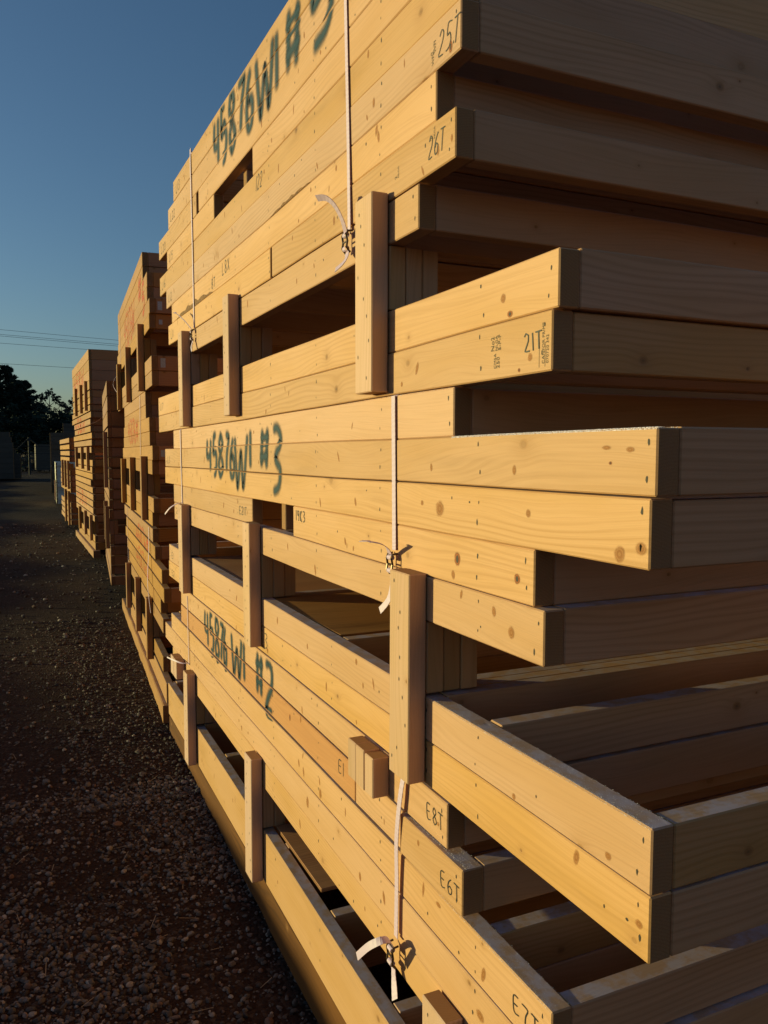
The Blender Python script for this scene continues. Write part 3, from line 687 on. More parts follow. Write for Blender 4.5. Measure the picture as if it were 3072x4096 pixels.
# ------------------------------------------------------------------ the stacks behind
def bundle_stack(name, adj, origin, deg, rows, posts, key, nst, L=DEPTH, grp='', skz=None, labels=(), h=HB, nails=True, back=True, ends=True):
    """rows: (z top, near, far, bundle word); posts: (near, far, z top, z bottom, gap z0, gap z1, word)"""
    rz = -math.radians(deg); out = []
    byb = {}
    for r in rows: byb.setdefault(r[3], []).append(r)
    for bname, rs in byb.items():
        n = len(rs)
        for k, r in enumerate(rs):
            o_ = 'topmost' if k == 0 else 'lowest' if k == n - 1 else ORD[k] + ' from the top'
            hh = r[4] if len(r) > 4 else h
            st = [r[1] + (r[2] - r[1]) * q / (nst + 1) for q in range(1, nst + 1)]
            t = frame(f'{adj} wall frame, {o_} in {bname}, {name}'.replace('pine wall frame', 'pine frame'), f'wall frames of the {name}', origin, rz, r[0], [(r[1], r[2], 0)], key, st, L=L, h=hh, nails=nails, back=back)
            out.append(t)
    for (a, b, zt, zb, g0, g1_, wd) in posts:
        post(f'{wd} of the {name}', a, b, zt, zb, (g0, g1_), 2, 0.0, key if key in ('aged', 'dark_brown') else 'post', rz, origin, f'spacer posts of the {name}', endk='end_dark')
    return out
S2 = (.05, 5.0)
r2 = [(1.258, .325, 2.87, 'upper bundle'), (1.170, .328, 2.872, 'upper bundle'), (1.0825, .062, 2.875, 'upper bundle'), (.995, .066, 2.94, 'upper bundle'), (.9075, -.057, 3.1, 'upper bundle'), (.820, -.038, 3.14, 'upper bundle'),
      (.566, -.122, 2.66, 'second bundle'), (.4785, -.118, 3.18, 'second bundle'), (.390, .33, 2.29, 'second bundle'), (.3025, .323, 2.29, 'second bundle'), (.2165, .091, 2.386, 'second bundle'), (.129, .094, 2.45, 'second bundle'), (.0415, -.058, 2.605, 'second bundle'), (-.046, -.024, 2.6, 'second bundle'),
      (-.272, -.09, 2.4, 'third bundle'), (-.3600, -.004, 2.4, 'third bundle'), (-.464, .023, 2.553, 'third bundle', .083), (-.560, -.098, 2.354, 'third bundle', .078), (-.650, -.463, 2.436, 'third bundle', .079), (-.741, -.557, 2.258, 'third bundle', .079), (-.832, -.352, 2.1, 'third bundle', .082), (-.921, -.482, 2.2, 'third bundle', .082),
      (-1.150, -.424, 1.95, 'bottom pair'), (-1.256, -.60, 2.0, 'bottom pair', .112)]
s2 = bundle_stack('second stack', 'golden', S2, 3.3, r2,
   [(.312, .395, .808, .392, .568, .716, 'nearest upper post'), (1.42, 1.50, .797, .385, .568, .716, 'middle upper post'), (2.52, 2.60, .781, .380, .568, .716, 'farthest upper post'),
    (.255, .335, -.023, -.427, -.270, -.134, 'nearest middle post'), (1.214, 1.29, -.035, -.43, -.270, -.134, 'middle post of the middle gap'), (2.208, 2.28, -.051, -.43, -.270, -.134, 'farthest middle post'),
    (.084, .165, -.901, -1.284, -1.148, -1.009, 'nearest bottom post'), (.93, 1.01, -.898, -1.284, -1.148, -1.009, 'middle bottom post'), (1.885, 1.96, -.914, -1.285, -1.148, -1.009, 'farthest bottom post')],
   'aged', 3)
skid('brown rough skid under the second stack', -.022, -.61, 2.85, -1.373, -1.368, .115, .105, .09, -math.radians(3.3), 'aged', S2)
def red(t, rows_, i, chars, zb, h, wd):
    r = rows_[i]; hh = r[4] if len(r) > 4 else HB
    for c_ in chars: marks_on(t, 'painted_character', char_lines(c_, zb, h, rnp), wd * 1.5, MAT['red'], r[0] - hh, r[0], 0, t['_x'], None, .001)
ca = [('4', 2.06, 1.9, 0, 1), ('5', 1.88, 1.72, 0, 1), ('8', 1.7, 1.56, 0, 1), ('7', 1.54, 1.4, 0, 1), ('6', 1.38, 1.24, 0, 1), ('W', 1.22, 1.02, .02, 1)]
cb = [('#', .66, .44, .1, 1.1), ('5', .40, .22, .0, 1.1)]
for i in range(1, 6): red(s2[i], r2, i, ca, .85, .24, .015); red(s2[i], r2, i, cb, .88, .16, .02)
cc = [('4', 1.87, 1.74, 0, 1), ('5', 1.7, 1.58, 0, 1), ('8', 1.55, 1.42, 0, 1), ('7', 1.40, 1.28, 0, 1), ('6', 1.26, 1.12, 0, 1), ('#', 1.08, .92, 0, 1)]
for i in range(9, 13): red(s2[i], r2, i, cc, .075, .17, .014)
cd_ = [('4', 1.29, 1.14, 0, 1), ('5', 1.1, .96, 0, 1), ('8', .93, .8, 0, 1), ('7', .77, .66, 0, 1), ('6', .62, .5, 0, 1), ('#', .46, .3, 0, 1)]
for i in range(15, 18): red(s2[i], r2, i, cd_, -.70, .17, .015)
for i in range(17, 20): red(s2[i], r2, i, cd_, -.86, .17, .010)
# paper labels stapled to the end studs
for i, x0, x1, za, zb in ((4, .048, .074, .018, .068), (5, .056, .076, .025, .053), (6, .052, .08, .018, .072), (12, .05, .074, .02, .06)):
    mb = MB(); mb.board(x0, x1, -.0012, -.0002, za, zb, 0, MAT['label'], MAT['label'], c=.0001); mb.build('paper_label', s2[i])
def far_strap(label, origin, deg, pts, w_=.03):
    rz = -math.radians(deg); s, c = math.sin(rz), math.cos(rz)
    q = [(origin[0] - s * y + x * c, origin[1] + c * y + x * s, CZ + z) for x, y, z in pts]
    return strap(label, q, w_, side=(-s, c, 0), grp='white straps on the farther stacks')
far_strap('white strap down the second bundle of the second stack, twisted near its foot', S2, 3.3, [(-.004, .66, .385), (-.004, .68, .2), (-.004, .70, -.015)], .02)
far_strap('loose pale strap hanging down the third bundle of the second stack', S2, 3.3, [(-.004, .22, -.47), (-.012, .16, -.62), (-.03, .07, -.8), (-.02, .02, -.98)], .022)
far_strap('thin far strap on the third bundle of the second stack', S2, 3.3, [(-.004, 2.15, -.466), (-.004, 2.15, -.99)], .015)
far_strap('strap with a loop of loose end at the far top bundle of the second stack', S2, 3.3, [(-.004, 2.58, 1.26), (-.004, 2.58, .74), (-.03, 2.66, .70), (-.06, 2.8, .62), (-.02, 2.62, .52), (-.01, 2.55, .55)], .014)

def auto_rows(spec, near, far, seed, jn=.06, jf=.06, word=None):
    """spec: list of (bundle word, z top, n, pitch)"""
    r = random.Random(seed); out = []
    for wd, zt, n, pitch in spec:
        for k in range(n): out.append((zt - k * pitch, near + r.uniform(-jn, jn), far + r.uniform(-jf, jf), wd, min(pitch - .001, .136 if pitch > .12 else HB)))
    return out
# third stack: seen only as a sliver between the second and fourth
S3 = (.13, 8.15)
r3 = auto_rows([('upper bundle', .685, 3, .146), ('middle bundle', .235, 4, .095), ('lower bundle', -.16, 5, .1), ('bottom bundle', -.80, 5, .1)], 0, 2.3, 5, .05, .05)
bundle_stack('third stack', 'shaded brown', S3, 4.6, r3, [(.08, .16, .20, -.34, -.14, -.05, 'long front post'), (.02, .1, -.52, -.93, -.80, -.66, 'lower front post'), (.6, .68, -.5, -.9, -.80, -.66, 'lower rear post')], 'dark_brown', 1)
far_strap('pale strap with two loose ends at the head of the third stack', S3, 4.6, [(-.01, .35, .5), (-.02, .3, .38), (-.1, .22, .30), (-.2, .1, .26)], .022)
# fourth stack, golden and fully lit
S4 = (.30, 12.0)
r4 = [(1.435 - .1435 * k, [-.05, -.02, .0][k] if k < 3 else .02, 3.25, 'upper bundle', .141) for k in range(5)][:5]
r4 = [(1.435, -.0, 3.3, 'upper bundle', .141), (1.292, .0, 3.3, 'upper bundle', .141), (1.148, .0, 3.3, 'upper bundle', .141), (1.004, .0, 3.3, 'upper bundle', .12)]
r4 += [(.865, -.02, 3.3, 'second bundle', .09), (.77, -.02, 3.3, 'second bundle', .09)]
r4 += [(.665 - .0975 * k, [.0, -.12, 0, -.02, -.18, -.14][k], [3.5, 3.6, 3.1, 3.0, 3.3, 3.25][k], 'third bundle', .080) for k in range(6)]
r4 += [(.079, -.05, 3.0, 'fourth bundle', .082), (-.105, -.2, 3.0, 'fourth bundle', .084), (-.20, -.08, 3.1, 'fourth bundle', .084)]
r4 += [(-.295 - .0965 * k, [-.12, .15, -.1, -.15, -.1, -.12, -.28][k], 3.1, 'fifth bundle', .080) for k in range(7)]
r4 += [(-1.145, -.3, 2.6, 'bottom pair', .09), (-1.245, -.3, 2.6, 'bottom pair', .10)]
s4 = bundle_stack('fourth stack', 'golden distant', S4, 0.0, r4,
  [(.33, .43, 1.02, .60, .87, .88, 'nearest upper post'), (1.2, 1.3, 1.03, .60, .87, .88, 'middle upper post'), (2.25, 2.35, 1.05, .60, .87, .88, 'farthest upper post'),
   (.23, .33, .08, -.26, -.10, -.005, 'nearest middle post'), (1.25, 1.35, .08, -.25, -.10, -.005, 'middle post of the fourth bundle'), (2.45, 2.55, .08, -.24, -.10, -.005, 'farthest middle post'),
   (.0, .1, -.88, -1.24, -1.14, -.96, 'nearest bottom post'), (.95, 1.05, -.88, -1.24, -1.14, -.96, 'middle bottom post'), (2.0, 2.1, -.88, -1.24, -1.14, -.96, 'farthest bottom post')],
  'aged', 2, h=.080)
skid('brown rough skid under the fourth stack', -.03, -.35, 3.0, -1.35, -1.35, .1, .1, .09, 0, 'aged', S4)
ce = [('4', 2.9, 2.5, 0, 1), ('5', 2.4, 2.0, 0, 1), ('8', 1.9, 1.5, 0, 1), ('W', 1.4, .9, 0, 1)]
for i in (1, 2, 3): red(s4[i], r4, i, ce, .98, .3, .03)
for i in (7, 8, 9): red(s4[i], r4, i, ce, .32, .2, .03)
for i in (18, 19, 20): red(s4[i], r4, i, ce, -.80, .2, .02)
# fifth stack, low, right behind
r5 = auto_rows([('upper bundle', .27, 4, .12), ('middle bundle', -.33, 4, .11), ('bottom bundle', -.93, 4, .11)], 0, 3.0, 8, .04, .1)
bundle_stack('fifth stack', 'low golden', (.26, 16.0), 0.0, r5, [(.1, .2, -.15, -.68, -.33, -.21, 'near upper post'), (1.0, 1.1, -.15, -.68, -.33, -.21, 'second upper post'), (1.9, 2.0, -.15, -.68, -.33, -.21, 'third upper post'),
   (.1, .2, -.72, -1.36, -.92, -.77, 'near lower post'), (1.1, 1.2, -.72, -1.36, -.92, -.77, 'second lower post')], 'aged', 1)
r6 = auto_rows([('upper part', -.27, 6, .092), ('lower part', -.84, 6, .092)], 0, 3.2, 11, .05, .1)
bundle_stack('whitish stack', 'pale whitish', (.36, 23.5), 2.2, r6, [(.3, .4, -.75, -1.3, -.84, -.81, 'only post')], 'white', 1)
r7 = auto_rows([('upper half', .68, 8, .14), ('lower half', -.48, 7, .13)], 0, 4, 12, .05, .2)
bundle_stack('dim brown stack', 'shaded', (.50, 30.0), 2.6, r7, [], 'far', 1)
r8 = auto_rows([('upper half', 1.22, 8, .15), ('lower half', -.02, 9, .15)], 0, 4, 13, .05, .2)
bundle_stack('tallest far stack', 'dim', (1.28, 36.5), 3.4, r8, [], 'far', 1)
# unseen stack added behind the viewer to bounce warm light onto the shaded ends
rb = auto_rows([('upper bundle', 1.21, 9, .088), ('middle bundle', .29, 7, .088), ('lower bundle', -.47, 8, .088), ('bottom pair', -1.27, 2, .088)], -5.8, -2.6, 31, .1, .12)
bundle_stack('bounce stack added behind the viewer', 'pine', (0.0, 0.0), 0.0, rb, [(-3.4, -3.31, .53, .12, .292, .42, 'nearer upper post'), (-4.9, -4.81, .53, .12, .292, .42, 'farther upper post')], 'aged', 1)
# unseen stacks added on the right to keep skylight out of the nearer stacks
for nm_, y_, s_d in (('hidden stack added to block sky', .3, 41), ('farther hidden stack added to block sky', 5.2, 42)):
    rb = auto_rows([('upper half', 1.25, 14, .09), ('lower half', -.08, 14, .09)], 0, 4.2, s_d, .1, .2)
    bundle_stack(nm_, 'pine', (3.0, y_), 0.0, rb, [], 'aged', 1)
# dim stacks across the yard at far left
rr = random.Random(21)
for k, (x, y, n, zt, wd) in enumerate(((-3.2, 46.0, 9, 1.06, 'a'), (-2.85, 47.0, 7, .50, 'b'), (.9, 64.0, 7, .60, 'c'))):
    rs = [(zt - j * .27, 0, 3.0 + rr.uniform(-.2, .2), f'pile at the {wd}', .26) for j in range(n)]
    rz = 0
    for j, r in enumerate(rs):
        o_ = 'topmost' if j == 0 else 'lowest' if j == n - 1 else ORD[j] + ' from the top'
        sh = (j == 0) * .5 + (j == 1) * .25
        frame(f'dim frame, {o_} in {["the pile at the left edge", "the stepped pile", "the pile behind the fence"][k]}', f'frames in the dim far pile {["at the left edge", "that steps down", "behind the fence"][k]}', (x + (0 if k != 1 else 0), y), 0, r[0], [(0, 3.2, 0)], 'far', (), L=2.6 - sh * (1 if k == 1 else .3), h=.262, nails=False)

# ------------------------------------------------------------------ ground
def smst(a, b, x): t_ = min(1, max(0, (x - a) / (b - a))); return t_ * t_ * (3 - 2 * t_)
def gz(x, y):
    return CZ - 1.605 + .140 * smst(1.2, 4.8, y) + .010 * math.sin(x * 2.1 + y * .9) * smst(-.2, -1.2, x) + .012 * math.sin(x * .7 - y * 1.3) * smst(5, 12, y) + (1.0 * smst(70, 200, y) * .0)
xs = [-400, -200, -100, -50, -25, -14, -9, -6, -4.5, -3.5] + [-3 + .1 * k for k in range(0, 46)] + [1.8, 2.4, 3.4, 5, 8, 14, 25, 50, 100, 200, 400]
ys = [-300, -100, -40, -15, -8, -4, -2, -1] + [-.4 + .15 * k for k in range(0, 90)] + [13.5 + .6 * k for k in range(0, 30)] + [32, 36, 42, 50, 60, 75, 95, 130, 200, 320, 520, 900]
def gravel(name, c0, c1, c2, sc=75.0):
    q = NB(name); pos = q.n('ShaderNodeNewGeometry').outputs['Position']
    v = q.n('ShaderNodeTexVoronoi', feature='F1'); v.inputs['Scale'].default_value = sc; q.put(v.inputs['Vector'], pos)
    n1 = q.noise(pos, 1.3, 4.0); n2 = q.noise(pos, 220.0, 3.0, .7); cs = q.S(v.outputs['Color'])
    c = q.mix(cs[0], c0, c1); c = q.mix(q.M('MULTIPLY', q.ss(cs[1], .7, .95), .7), c, c2); c = q.mix(q.ss(n1, .4, .7, 0, .6), c, (.030, .014, .010))
    q.put(q.b.inputs['Base Color'], c); q.b.inputs['Roughness'].default_value = .95; q.b.inputs['Specular IOR Level'].default_value = .1
    q.bump(q.M('ADD', q.M('MULTIPLY', v.outputs['Distance'], -1.0), q.M('MULTIPLY', n2, .4)), .8, .01)
    return q.m
V = []; F = []; nx = len(xs)
for y in ys:
    for x in xs: V.append((x, y, gz(x, y)))
for j in range(len(ys) - 1):
    for i in range(nx - 1): F.append((j * nx + i, j * nx + i + 1, (j + 1) * nx + i + 1, (j + 1) * nx + i))
me = bpy.data.meshes.new('ground'); me.from_pydata(V, [], F); me.materials.append(gravel('gravel_ground', (.030, .014, .0095), (.050, .026, .018), (.10, .065, .05)))
for p in me.polygons: p.use_smooth = True
g = link('ground', me); g['kind'] = 'structure'

# unseen bank added across the lane so the low sun leaves it shaded
V = []; F = []; rb_ = random.Random(77); prof = [(-13.2, 0), (-12.2, .22), (-11.2, .60), (-10.4, .86), (-9.7, .90), (-9.0, .89), (-8.3, .62), (-7.6, .30), (-7.0, .0)]
ny = 150
for j in range(ny + 1):
    y = -6 + 110 * j / ny; b_ = .035 * math.sin(y * .9) + .02 * math.sin(y * 2.3 + 1)
    for k, (x, h_) in enumerate(prof): V.append((x + rb_.uniform(-.1, .1), y, gz(x, y) - .03 + (h_ + b_ * (h_ > .5) + rb_.uniform(-.015, .015) * (h_ > 0)) * min(1, j / 4, (ny - j) / 4)))
for j in range(ny):
    for k in range(len(prof) - 1): a = j * len(prof) + k; F.append((a, a + 1, a + 1 + len(prof), a + len(prof)))
me = bpy.data.meshes.new('added_shade_bank'); me.from_pydata(V, [], F); me.materials.append(bpy.data.materials['gravel_ground'])
for p in me.polygons: p.use_smooth = True
gb = link('added_shade_bank', me); gb['kind'] = 'structure'
# loose stones, too many to count
PHI = (1 + 5 ** .5) / 2
ico = [Vector(p).normalized() for p in [(-1, PHI, 0), (1, PHI, 0), (-1, -PHI, 0), (1, -PHI, 0), (0, -1, PHI), (0, 1, PHI), (0, -1, -PHI), (0, 1, -PHI), (PHI, 0, -1), (PHI, 0, 1), (-PHI, 0, -1), (-PHI, 0, 1)]]
icf = [(0,11,5),(0,5,1),(0,1,7),(0,7,10),(0,10,11),(1,5,9),(5,11,4),(11,10,2),(10,7,6),(7,1,8),(3,9,4),(3,4,2),(3,2,6),(3,6,8),(3,8,9),(4,9,5),(2,4,11),(6,2,10),(8,6,7),(9,8,1)]
def subdiv(vs_, fs):
    vs_ = list(vs_); cache = {}; nf = []
    def mid(a, b):
        k = (min(a, b), max(a, b))
        if k not in cache: cache[k] = len(vs_); vs_.append(((vs_[a] + vs_[b]) / 2).normalized())
        return cache[k]
    for a, b, c in fs:
        ab, bc, ca_ = mid(a, b), mid(b, c), mid(c, a); nf += [(a, ab, ca_), (b, bc, ab), (c, ca_, bc), (ab, bc, ca_)]
    return vs_, nf
ico2, icf2 = subdiv(ico, icf)
rp = random.Random(99)
shapes = []
for k in range(14):
    ks = [(Vector((rp.gauss(0, 1), rp.gauss(0, 1), rp.gauss(0, 1))).normalized(), rp.uniform(.5, .95)) for _ in range(8)]
    vs2 = []
    for v in ico2:
        m_ = 1.0
        for n_, d_ in ks:
            dt = v.dot(n_)
            if dt > 1e-4: m_ = min(m_, d_ / dt)
        vs2.append(v * m_)
    shapes.append(vs2)
V = []; F = []; COL = []
def stones(n, fx, fy, smin, smax, big=0.0, sparse=None):
    for _ in range(n):
        y = fy(rp.random()); x = fx(rp.random(), y)
        if sparse and rp.random() > sparse(x, y): continue
        s = smin + (smax - smin) * rp.random() ** 2.6
        if rp.random() < big: s *= 1.5
        a = rp.uniform(0, 6.283); ca2, sa2 = math.cos(a), math.sin(a); sx, sy, sz = s * rp.uniform(.8, 1.25), s * rp.uniform(.7, 1.0), s * rp.uniform(.5, .8)
        tl = rp.uniform(-.4, .4); k = len(V); z = gz(x, y) + sz * rp.uniform(.1, .75)
        for v in rp.choice(shapes):
            vx, vy, vz = v.x * sx, v.y * sy, v.z * sz; vx, vz = vx + vz * tl, vz - vx * tl * .5
            V.append((x + vx * ca2 - vy * sa2, y + vx * sa2 + vy * ca2, z + vz))
        F.extend([(a_ + k, b_ + k, c_ + k) for a_, b_, c_ in icf2]); COL.append(rp.random())
stones(27000, lambda r, y: -1.35 + 1.5 * r, lambda r: 1.5 + 2.2 * r, .0035, .0120, .05, lambda x, y: .30 + .7 * smst(-.9, .9, math.sin(x * 5.1 + 2 * math.sin(y * 2.3)) + math.sin(y * 4.7 - x * 3) * .6))
stones(9000, lambda r, y: -1.3 + 1.4 * r, lambda r: 3.5 + 4.0 * r * r, .0045, .013, .05, lambda x, y: .35 + .5 * (x > -.5) )
stones(1500, lambda r, y: -1.9 + 2.4 * r, lambda r: 6 + 12 * r, .008, .024, .06)
me = bpy.data.meshes.new('gravel_stones'); me.from_pydata(V, [], F)
ca3 = me.color_attributes.new(name='stone', type='FLOAT_COLOR', domain='POINT'); nv = len(ico2)
buf = []
for c in COL: buf += [c, (c * 7.31) % 1, (c * 13.7) % 1, 1] * nv
ca3.data.foreach_set('color', buf)
q = NB('gravel_stone'); at = q.n('ShaderNodeAttribute', attribute_name='stone'); cs = q.S(at.outputs['Color'])
c = q.mix(cs[0], (.040, .028, .024), (.175, .138, .122)); c = q.mix(q.ss(cs[1], .80, .97), c, (.34, .27, .23)); c = q.mix(q.ss(cs[2], .85, .98, 0, .6), c, (.20, .085, .05))
n_ = q.noise(q.n('ShaderNodeNewGeometry').outputs['Position'], 180.0, 3.0); c = q.mix(q.ss(n_, .4, .75, 0, .4), c, (.05, .035, .028))
q.put(q.b.inputs['Base Color'], c); q.b.inputs['Roughness'].default_value = .8; q.b.inputs['Specular IOR Level'].default_value = .25; q.bump(n_, .5, .002)
me.materials.append(q.m); o = link('gravel_stones', me); tag(o, 'loose dark gravel stones scattered along the stacks', 'gravel', kind='stuff')
# dry straw bits and grass
V = []; F = []
for _ in range(260):
    y = 2.0 + 14 * rp.random() ** 1.6; x = -1.6 + 1.7 * rp.random(); a = rp.uniform(0, 6.28); L = rp.uniform(.015, .06) * (1 + .05 * y); w_ = .0009 * (1 + .1 * y); z = gz(x, y) + .012
    dx, dy = math.cos(a) * L, math.sin(a) * L; k = len(V); up = rp.uniform(0, .02)
    V += [(x - dy / L * w_, y + dx / L * w_, z), (x + dy / L * w_, y - dx / L * w_, z), (x + dx + dy / L * w_, y + dy - dx / L * w_, z + up), (x + dx - dy / L * w_, y + dy + dx / L * w_, z + up)]; F.append((k, k + 1, k + 2, k + 3))
me = bpy.data.meshes.new('dry_grass'); me.from_pydata(V, [], F); me.materials.append(plain('dry_straw', (.30, .20, .12), .8)); o = link('dry_grass', me)
tag(o, 'thin dry straw bits scattered on the gravel', 'grass', kind='stuff')

# ------------------------------------------------------------------ trees
LEAFM = {}
def leafmat(name, col):
    if name not in LEAFM:
        q = NB(name); o = q.n('ShaderNodeNewGeometry').outputs['Position']; n = q.noise(o, .9, 3.0)
        q.put(q.b.inputs['Base Color'], q.mix(q.ss(n, .35, .65), tuple(x * .6 for x in col), tuple(x * 1.35 for x in col))); q.b.inputs['Roughness'].default_value = .8; q.b.inputs['Specular IOR Level'].default_value = .1
        LEAFM[name] = q.m
    return LEAFM[name]
BARK = plain('tree_bark', (.045, .035, .028), .9, var=.4, scale=3)
def limb(mb, a, b, r0, r1, n=6):
    a, b = Vector(a), Vector(b); t_ = (b - a).normalized(); u = t_.orthogonal().normalized(); v = t_.cross(u)
    for k in range(n):
        c0, c1 = 2 * math.pi * k / n, 2 * math.pi * (k + 1) / n
        e0, e1 = u * math.cos(c0) + v * math.sin(c0), u * math.cos(c1) + v * math.sin(c1)
        mb.face([a + e0 * r0, a + e1 * r0, b + e1 * r1, b + e0 * r1], [(0, 0)] * 4, (0, 0), BARK, True)
def leaves(mb, c, r, n, size, mat, rnd):
    for _ in range(n):
        d = Vector((rnd.gauss(0, 1), rnd.gauss(0, 1), rnd.gauss(0, 1))).normalized() * (rnd.random() ** .45)
        p = Vector(c) + Vector((d.x * r[0], d.y * r[1], d.z * r[2]))
        a = Vector((rnd.gauss(0, 1), rnd.gauss(0, 1), rnd.gauss(0, .6))).normalized() * size * rnd.uniform(.5, 1.3); b = a.orthogonal().normalized() * size * rnd.uniform(.25, .6)
        mb.face([p - a, p + b, p + a, p - b], [(0, 0)] * 4, (0, 0), mat)
def tree(name, label, x, y, h, clumps, mat, leafs=90, size=.28, trunk=.25, seed=1, bare=False, group='trees beyond the yard'):
    """clumps: (dx, dz fraction of height, radius)"""
    z0 = gz(x, y) - .1; t = thing(name, label, 'tree', (x, y, z0), 0, group); rnd = random.Random(seed)
    mb = MB(); top = h * .8; n = 7; pts = [Vector((rnd.uniform(-.1, .1) * k * .5, rnd.uniform(-.1, .1) * k * .5, top * k / n)) for k in range(n + 1)]
    for k in range(n): limb(mb, pts[k], pts[k + 1], trunk * (1 - k / n * .85), trunk * (1 - (k + 1) / n * .85), 8)
    tips = []
    for (dx, fz, r) in clumps:
        dy = rnd.uniform(-.8, .8) * min(2.0, abs(dx) + .5); tgt = Vector((dx, dy, fz * h)); zb = max(.8, min(top * .95, fz * h - abs(dx) * .7)); k = min(n - 1, int(zb / top * n)); a = pts[k].lerp(pts[k + 1], (zb / top * n) - k)
        mid = a.lerp(tgt, .55) + Vector((0, 0, -.15 * abs(dx))); limb(mb, a, mid, trunk * .3, trunk * .18); limb(mb, mid, tgt, trunk * .18, trunk * .06); tips.append((tgt, r))
        if bare:
            def twig(p, d, L_, rr_, dep):
                e = p + d * L_; limb(mb, p, e, rr_, rr_ * .55, 4)
                if dep:
                    for _ in range(3): twig(e, (d + Vector((rnd.gauss(0, .45), rnd.gauss(0, .45), rnd.gauss(.1, .35)))).normalized(), L_ * .72, rr_ * .55, dep - 1)
            d0 = (tgt - mid).normalized()
            for _ in range(3): twig(tgt, (d0 + Vector((rnd.gauss(0, .4), rnd.gauss(0, .4), .3))).normalized(), r * .75, trunk * .07, 3)
    mb.build('trunk', t)
    if not bare:
        mb = MB()
        for (c, r) in tips:
            leaves(mb, c, (r, r, r * .72), leafs, size, mat, rnd)
            for _ in range(5):
                d = Vector((rnd.gauss(0, 1), rnd.gauss(0, 1), rnd.gauss(.25, .8))).normalized(); leaves(mb, c + d * r * .95, (r * .33, r * .33, r * .3), leafs // 4, size * .8, mat, rnd)
        mb.build('crown', t)
    return t
EV = leafmat('evergreen_needles', (.020, .030, .020)); DL = leafmat('dark_leaves', (.040, .045, .030)); BR = leafmat('brown_leaves', (.075, .055, .042))
def conifer(label, x, y, h, w_, seed, mat=EV, size=.24):
    z0 = gz(x, y) - .1; t = thing('evergreen_tree', label, 'tree', (x, y, z0), 0, 'trees beyond the yard'); rnd = random.Random(seed)
    mb = MB(); limb(mb, (0, 0, 0), (0, 0, h * .5), .35, .2, 8); limb(mb, (0, 0, h * .5), (0, 0, h * .97), .2, .04, 8); lf = MB()
    n = 64
    for k in range(n):
        f = (k + .5) / n; zz = h * (.05 + .93 * f); R = w_ * (1 - f) ** .62 * rnd.uniform(.65, 1.1) + .25; a = k * 2.399 + rnd.uniform(-.3, .3)
        e = Vector((math.cos(a) * R, math.sin(a) * R, zz + R * rnd.uniform(.15, .55))); limb(mb, (0, 0, zz), e, .07, .02, 4)
        for q_ in range(4):
            g_ = .35 + .2 * q_; c_ = Vector((0, 0, zz)).lerp(e, g_ + rnd.uniform(0, .08)); rr_ = max(.35, R * .26 * (1.25 - .5 * g_)); leaves(lf, c_, (rr_, rr_, rr_ * .7), 42, size, mat, rnd)
        leaves(lf, e, (.3, .3, .42), 16, size * .8, mat, rnd)
    mb.build('trunk', t); lf.build('crown', t)
conifer('big dark evergreen at the left edge, tallest of the trees', -1.3, 146, 15.6, 6.2, 4, size=.42)
conifer('dark evergreen whose slope falls to the right of the biggest one', 1.5, 150, 13.6, 4.6, 8, size=.38)
conifer('dark evergreen standing left of the biggest one', -8.5, 150, 15.0, 6.0, 9, size=.42)
tree('leafy_tree', 'airy rounded tree right of the evergreens, sky showing through its crown', 5.3, 145, 12.2, [(0, .93, .8), (-1.0, .86, .7), (1.1, .86, .7), (-1.9, .76, .8), (1.9, .78, .7), (-.4, .70, .8), (2.5, .68, .8), (.9, .66, .9), (-1.6, .6, 1.0), (0, .52, 1.3)], DL, 55, .30, .24, 31)
tree('leafy_tree', 'low dark bushy tree under the airy rounded one', 3.9, 142, 9.4, [(0, .85, 1.3), (-1.6, .75, 1.3), (1.6, .72, 1.4), (0, .55, 1.8), (-2, .45, 1.8), (2, .42, 1.8), (0, .25, 2.2)], DL, 110, .38, .2, 32)
tree('bare_tree', 'bare brownish tree with fine twigs against the pale sky', 7.0, 144, 12.6, [(0, .66, 1.7), (-1.0, .6, 1.5), (1.1, .6, 1.5), (-.5, .5, 1.4), (.8, .45, 1.5), (1.8, .5, 1.4), (-1.8, .48, 1.3)], DL, 0, .2, .16, 33, bare=True)
tree('leafy_tree', 'brownish tree touching the fourth stack', 8.7, 140, 10.6, [(0, .9, .8), (-.9, .78, .8), (1.2, .8, .9), (0, .66, 1.1), (-1.5, .6, 1.0), (1.6, .5, 1.5), (0, .42, 1.6)], BR, 60, .28, .16, 34)
for x_, lb_, k_ in ((-2.5, 'dark bushy tree below the big evergreens', 35), (3.2, 'dark bushy tree between the evergreens and the airy tree', 36), (7.5, 'dark bushy tree below the bare tree', 37)):
    tree('bushy_tree', lb_, x_, 132, 7.6, [(0, .8, 1.7), (-2.4, .72, 1.8), (2.4, .74, 1.8), (0, .45, 2.3), (-3.4, .42, 1.9), (3.4, .4, 1.9), (0, .15, 2.2)], EV, 150, .42, .2, k_)
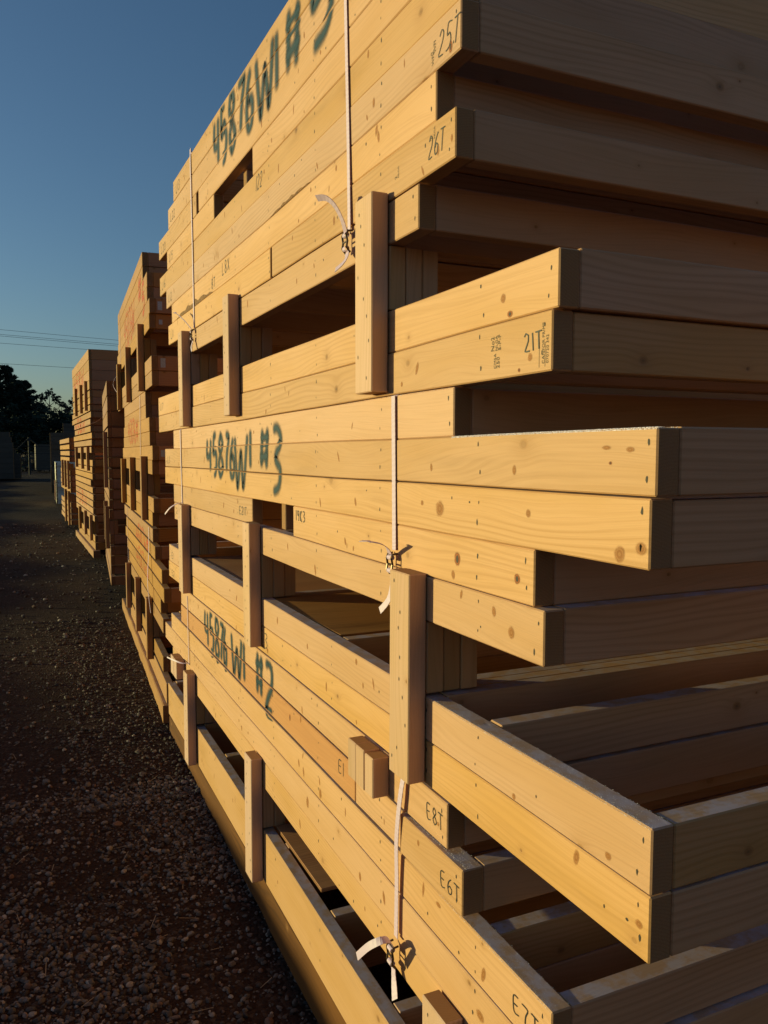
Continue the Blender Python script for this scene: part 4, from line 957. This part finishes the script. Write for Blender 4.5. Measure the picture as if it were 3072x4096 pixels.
# low scrub along the yard edge
mb = MB(); rs_ = random.Random(50)
for k in range(230):
    x = -14 + 30 * rs_.random(); y = 66 + rs_.random() * 50; hh = rs_.uniform(.5, 2.0); leaves(mb, (x, y, gz(x, y) + hh * .45), (rs_.uniform(.8, 1.8), .9, hh * .6), 60, .22, rs_.choice([EV, DL, BR, BR]), rs_)
o = mb.build('scrub'); tag(o, 'low brown scrub along the far edge of the yard', 'scrub', kind='stuff')

# ------------------------------------------------------------------ wire fence
FM = plain('fence_steel', (.018, .015, .014), .8, 0)
t = thing('wire_fence', 'wire fence with a braced post at the far edge of the yard', 'fence', (.36, 58, gz(.36, 58)))
for k, xx in enumerate([-18, -15, -12, -9, -6, -3, 0, 3, 6, 9]):
    mb = MB(); limb(mb, (xx, 0, 0), (xx, 0, 2.45 if xx == 0 else 1.9), .06, .06, 8)
    for i_ in range(len(mb.mi)): mb.mi[i_] = 0
    mb.mats = [FM]; mb.build('fence_post', t)
for zz in (.4, .9, 1.4, 1.87):
    mb = MB(); limb(mb, (-18, 0, zz), (9, 0, zz), .014 if zz < 1.5 else .022, .014 if zz < 1.5 else .022, 5); mb.mats = [FM]; mb.build('fence_wire', t)
for a, b in (((0, 0, 2.4), (-.75, 0, 1.65)), ((0, 0, 2.4), (.6, 0, 1.9))):
    mb = MB(); limb(mb, a, b, .045, .045, 6); mb.mats = [FM]; mb.build('brace', t)
# ------------------------------------------------------------------ power lines
WM = plain('power_cable', (.10, .10, .11), .6)
def cable(label, y, z0, z1):
    mb = MB(); n = 40; prev = None
    for k in range(n + 1):
        x = -60 + 120 * k / n; f = (x + 1.1) / 7.0; z = z0 + (z1 - z0) * f * (1 if abs(f) < 1 else 1) ; z = CZ + z0 + (z1 - z0) * max(-3, min(4, f)) + .00035 * (x - 2) ** 2
        p = (x, y, z)
        if prev: limb(mb, prev, p, .011, .011, 5)
        prev = p
    mb.mats = [WM]; o = mb.build('power_line'); tag(o, label, 'power line', 'power lines crossing the sky')
cable('highest power line over the yard', 60, 8.15, 7.90); cable('second highest power line, just above its close twin', 60.5, 7.90, 7.68); cable('third power line, the lower of the close twin pair', 61, 7.86, 7.62)
cable('fourth power line over the bare tree', 60, 7.26, 7.10); cable('lowest power line, meeting the top of the evergreen', 60, 5.92, 5.78)
for o in list(bpy.data.objects):
    for k in ('_x', '_ya', '_base'):
        if k in o.keys(): del o[k]
